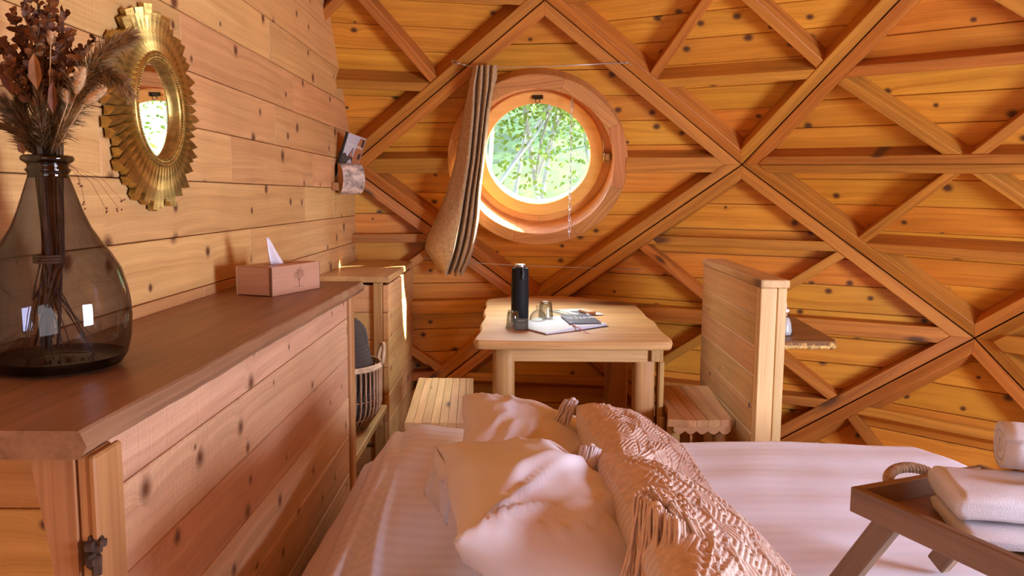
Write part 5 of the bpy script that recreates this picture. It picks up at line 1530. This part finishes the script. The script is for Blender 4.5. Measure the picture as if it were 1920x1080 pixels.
bar('end_rail', tl(TLn-.008, TWd/2, -TH_/2), tb_, ta, (TWd-.033, .016, TH_), W_TRAY, TR, .002)
W_TRAYF = wood('tray_floor', (0.20, 0.085, 0.035), (0.34, 0.16, 0.07), kx=1, ky=1, kth=.03, gs=18, rough=.4, bump=.1, var=.03)
bar('tray_floor', tl(TLn/2, TWd/2, -TH_+.006), ta, tb_, (TLn-.033, TWd-.033, .008), W_TRAYF, TR, .001)
for (a, sa_) in ((.065, -1), (TLn-.065, 1)):
    for b_ in (.034, TWd-.034):
        p = tl(a, b_, -TH_+.006); q = tl(a+sa_*.115, b_, -.222); bar('leg', (p+q)/2, q-p, tb_, ((q-p).length, .026, .042), W_TRAY, TR, .003)
M_ROPE = plain('manila_rope', (.42, .27, .15), .9, nsc=90, namp=.3)
for (a, sa_) in ((-.002, -1), (TLn+.002, 1)):
    b = MB(); K = 60
    def rc(t):
        w = pi*t; return tl(a+sa_*.034*math.sin(w), TWd/2-.062+.060*(1-math.cos(w))-.0, -.018+.020*math.sin(w))
    for s in range(3):
        pts = []
        for k in range(K+1):
            t = k/K; c_ = rc(t); d = (rc(min(1, t+.01))-rc(max(0, t-.01))).normalized(); e1 = d.cross(Vector((0, 0, 1))).normalized(); e2 = d.cross(e1)
            ph = 2*pi*(s/3+t*7); pts.append(c_+(e1*math.cos(ph)+e2*math.sin(ph))*.0052)
        b.tube(pts, .0056, 7)
    b.build('rope_handle', M_ROPE, TR, smooth=True)
# towels
m, nt, out = mat_new('terry_towel'); L = nt.links; tc = N(nt, 'TexCoord'); bs = N(nt, 'BsdfPrincipled'); bs.inputs['Base Color'].default_value = (.84, .80, .83, 1)
bs.inputs['Roughness'].default_value = .95; bs.inputs['Sheen Weight'].default_value = .4; no = N(nt, 'TexNoise'); no.inputs['Scale'].default_value = 650; no.inputs['Detail'].default_value = 2
L.new(tc.outputs['Object'], no.inputs['Vector']); bu = N(nt, 'Bump'); bu.inputs['Strength'].default_value = .9; bu.inputs['Distance'].default_value = .0022; L.new(no.outputs[0], bu.inputs['Height']); L.new(bu.outputs[0], bs.inputs['Normal']); L.new(bs.outputs[0], out.inputs[0]); M_TOW = m
def towel_slab(name, label, org, ux, uy, lx, ly, h, seed, layers=2, sag=0.):
    """folded towel: layers that turn round at the -uy side"""
    V = []; F = []; nu_, K = 44, 40
    ux = Vector(ux).normalized(); uy = Vector(uy).normalized(); uz = Vector((0, 0, 1))
    for i in range(nu_+1):
        s = i/nu_
        ed = min(s, 1-s)*lx; rd_ = 1-max(0, 1-ed/.010)**2*.5
        for k in range(K):
            w = 2*pi*k/K; e = 4.0 if math.cos(w) > 0 else 2.6
            y = math.copysign(abs(math.cos(w))**(2/e), math.cos(w))*ly/2*(1-.02*(1-rd_)); z = math.copysign(abs(math.sin(w))**(2/3.6), math.sin(w))*h/2*rd_
            # groove between the layers on the open side
            gz = abs(z)/(h/2); y *= 1-(.05*math.exp(-(gz/.14)**2))
            p = Vector(org)+ux*(s*lx)+uy*y+uz*(z+h/2)
            p += (uy*nz(s*5, w, seed)+uz*nz(s*4+7, w*1.2, seed)*.8)*.004+ux*(.004*nz(w*2, seed)+.0016*nz(w*9, seed)) - uz*sag*math.sin(pi*s)
            V.append(p)
    for i in range(nu_):
        for k in range(K): F.append((i*K+k, i*K+(k+1) % K, (i+1)*K+(k+1) % K, (i+1)*K+k))
    F.append(tuple(range(K-1, -1, -1))); F.append(tuple(nu_*K+k for k in range(K)))
    o = mk(name, V, F, M_TOW, None, None, True)
    return tag(o, label, 'towel', 'white towels on the tray')
tz = -TH_+.0115
wx = Vector((.97, -.20, 0)).normalized(); wy = Vector((.20, .97, 0)).normalized()
base = Vector((.752, 1.318, .8+tz))
towel_slab('folded_towel', 'white folded towel lying flat on the tray floor, the lowest', base+Vector((-.016, -.022, 0)), wx, wy, .40, .19, .026, 3)
towel_slab('folded_towel', 'thick white folded towel in the middle of the pile', base+Vector((-.016, .0, .0265)), wx, wy, .40, .165, .055, 8)
def roll(name, label, c, axis, ln, r, turns, th, seed):
    axis = Vector(axis).normalized(); e1 = axis.cross(Vector((0, 0, 1))).normalized(); e2 = e1.cross(axis)
    if e2.z < 0: e2 = -e2
    K = int(turns*40); V = []; F = []; nl = 10
    for i in range(nl+1):
        s = i/nl; rows_ = []
        for side in (0, 1):
            for k in range(K+1):
                t = k/K; a = t*turns*2*pi+seed; rr = .006+(r-.006)*t-(0 if side else th*.84); rr = max(rr, .0015)
                fl_ = 1+.0*s
                p = Vector(c)+axis*(s*ln+.0025*nz(a*1.3, seed, side)*(1 if i in (0, nl) else .3))+(e1*math.cos(a)*1.04+e2*math.sin(a)*.97)*rr+(e1+e2)*.0012*nz(a*2, s*6, seed)
                V.append(p)
    m_ = 2*(K+1)
    for i in range(nl):
        for side in (0, 1):
            for k in range(K):
                a = i*m_+side*(K+1)+k; q = (a, a+1, a+1+m_, a+m_); F.append(q if side else q[::-1])
        for k in (0, K):
            a = i*m_+k; b_ = a+K+1; F.append((a, b_, b_+m_, a+m_))
    for i in (0, nl):
        for k in range(K):
            a = i*m_+k; b_ = a+K+1; F.append((a, a+1, b_+1, b_))
    o = mk(name, V, F, M_TOW, None, None, True); return tag(o, label, 'towel', 'white towels on the tray')
zt2 = .8+tz+.0815
roll('rolled_towel', 'small rolled white towel lying in front of the bigger roll', Vector((.862, 1.275, zt2+.016)), (.97, -.24, .0), .22, .0175, 2.0, .008, 1.0)
roll('rolled_towel', 'thick rolled white towel on top of the pile', Vector((.858, 1.365, zt2+.046)), (.95, -.31, .0), .22, .050, 2.7, .017, 2.2)

# ------------------------------------------------------------------ pieces that belong to a part
def wmat(o):
    return (wmat(o.parent) @ o.matrix_parent_inverse if o.parent else Matrix.Identity(4)) @ o.matrix_basis
def reparent(ch, pa):
    w = wmat(ch); ch.parent = pa; ch.matrix_parent_inverse = wmat(pa).inverted(); ch.matrix_basis = w
def kids(root, *names): return [c for c in root.children if c.name.split('.')[0] in names]
def hang(root, part, *names):
    p = kids(root, part)
    if p:
        for c in kids(root, *names): reparent(c, p[0])
hang(MG, 'cover', 'lettering', 'printed_forest', 'printed_peak', 'printed_snow', 'printed_rock', 'printed_panel', 'printed_houses')
hang(BR_, 'cover', 'title', 'subtitle', 'white_mark')
hang(TIS, 'long_side', 'engraved_tree')
hang(BK, 'rim', 'handle')
hang(WIN, 'window_sash', 'window_latch', 'chain', 'window_pane')
hang(l1, 'sheet', 'printed_picture'); hang(l2, 'sheet', 'printed_picture')
hang(CD, 'card', 'fine_print'); hang(BO, 'body', 'carry_loop'); hang(MI, 'ring', 'beading'); hang(CAB, 'cabinet_top', 'top_edging')
hang(SB, 'leg_board', 'bark_knot'); hang(SH, 'shelf_board', 'waney_edge'); hang(BK_, 'left_pages', 'ribbon')
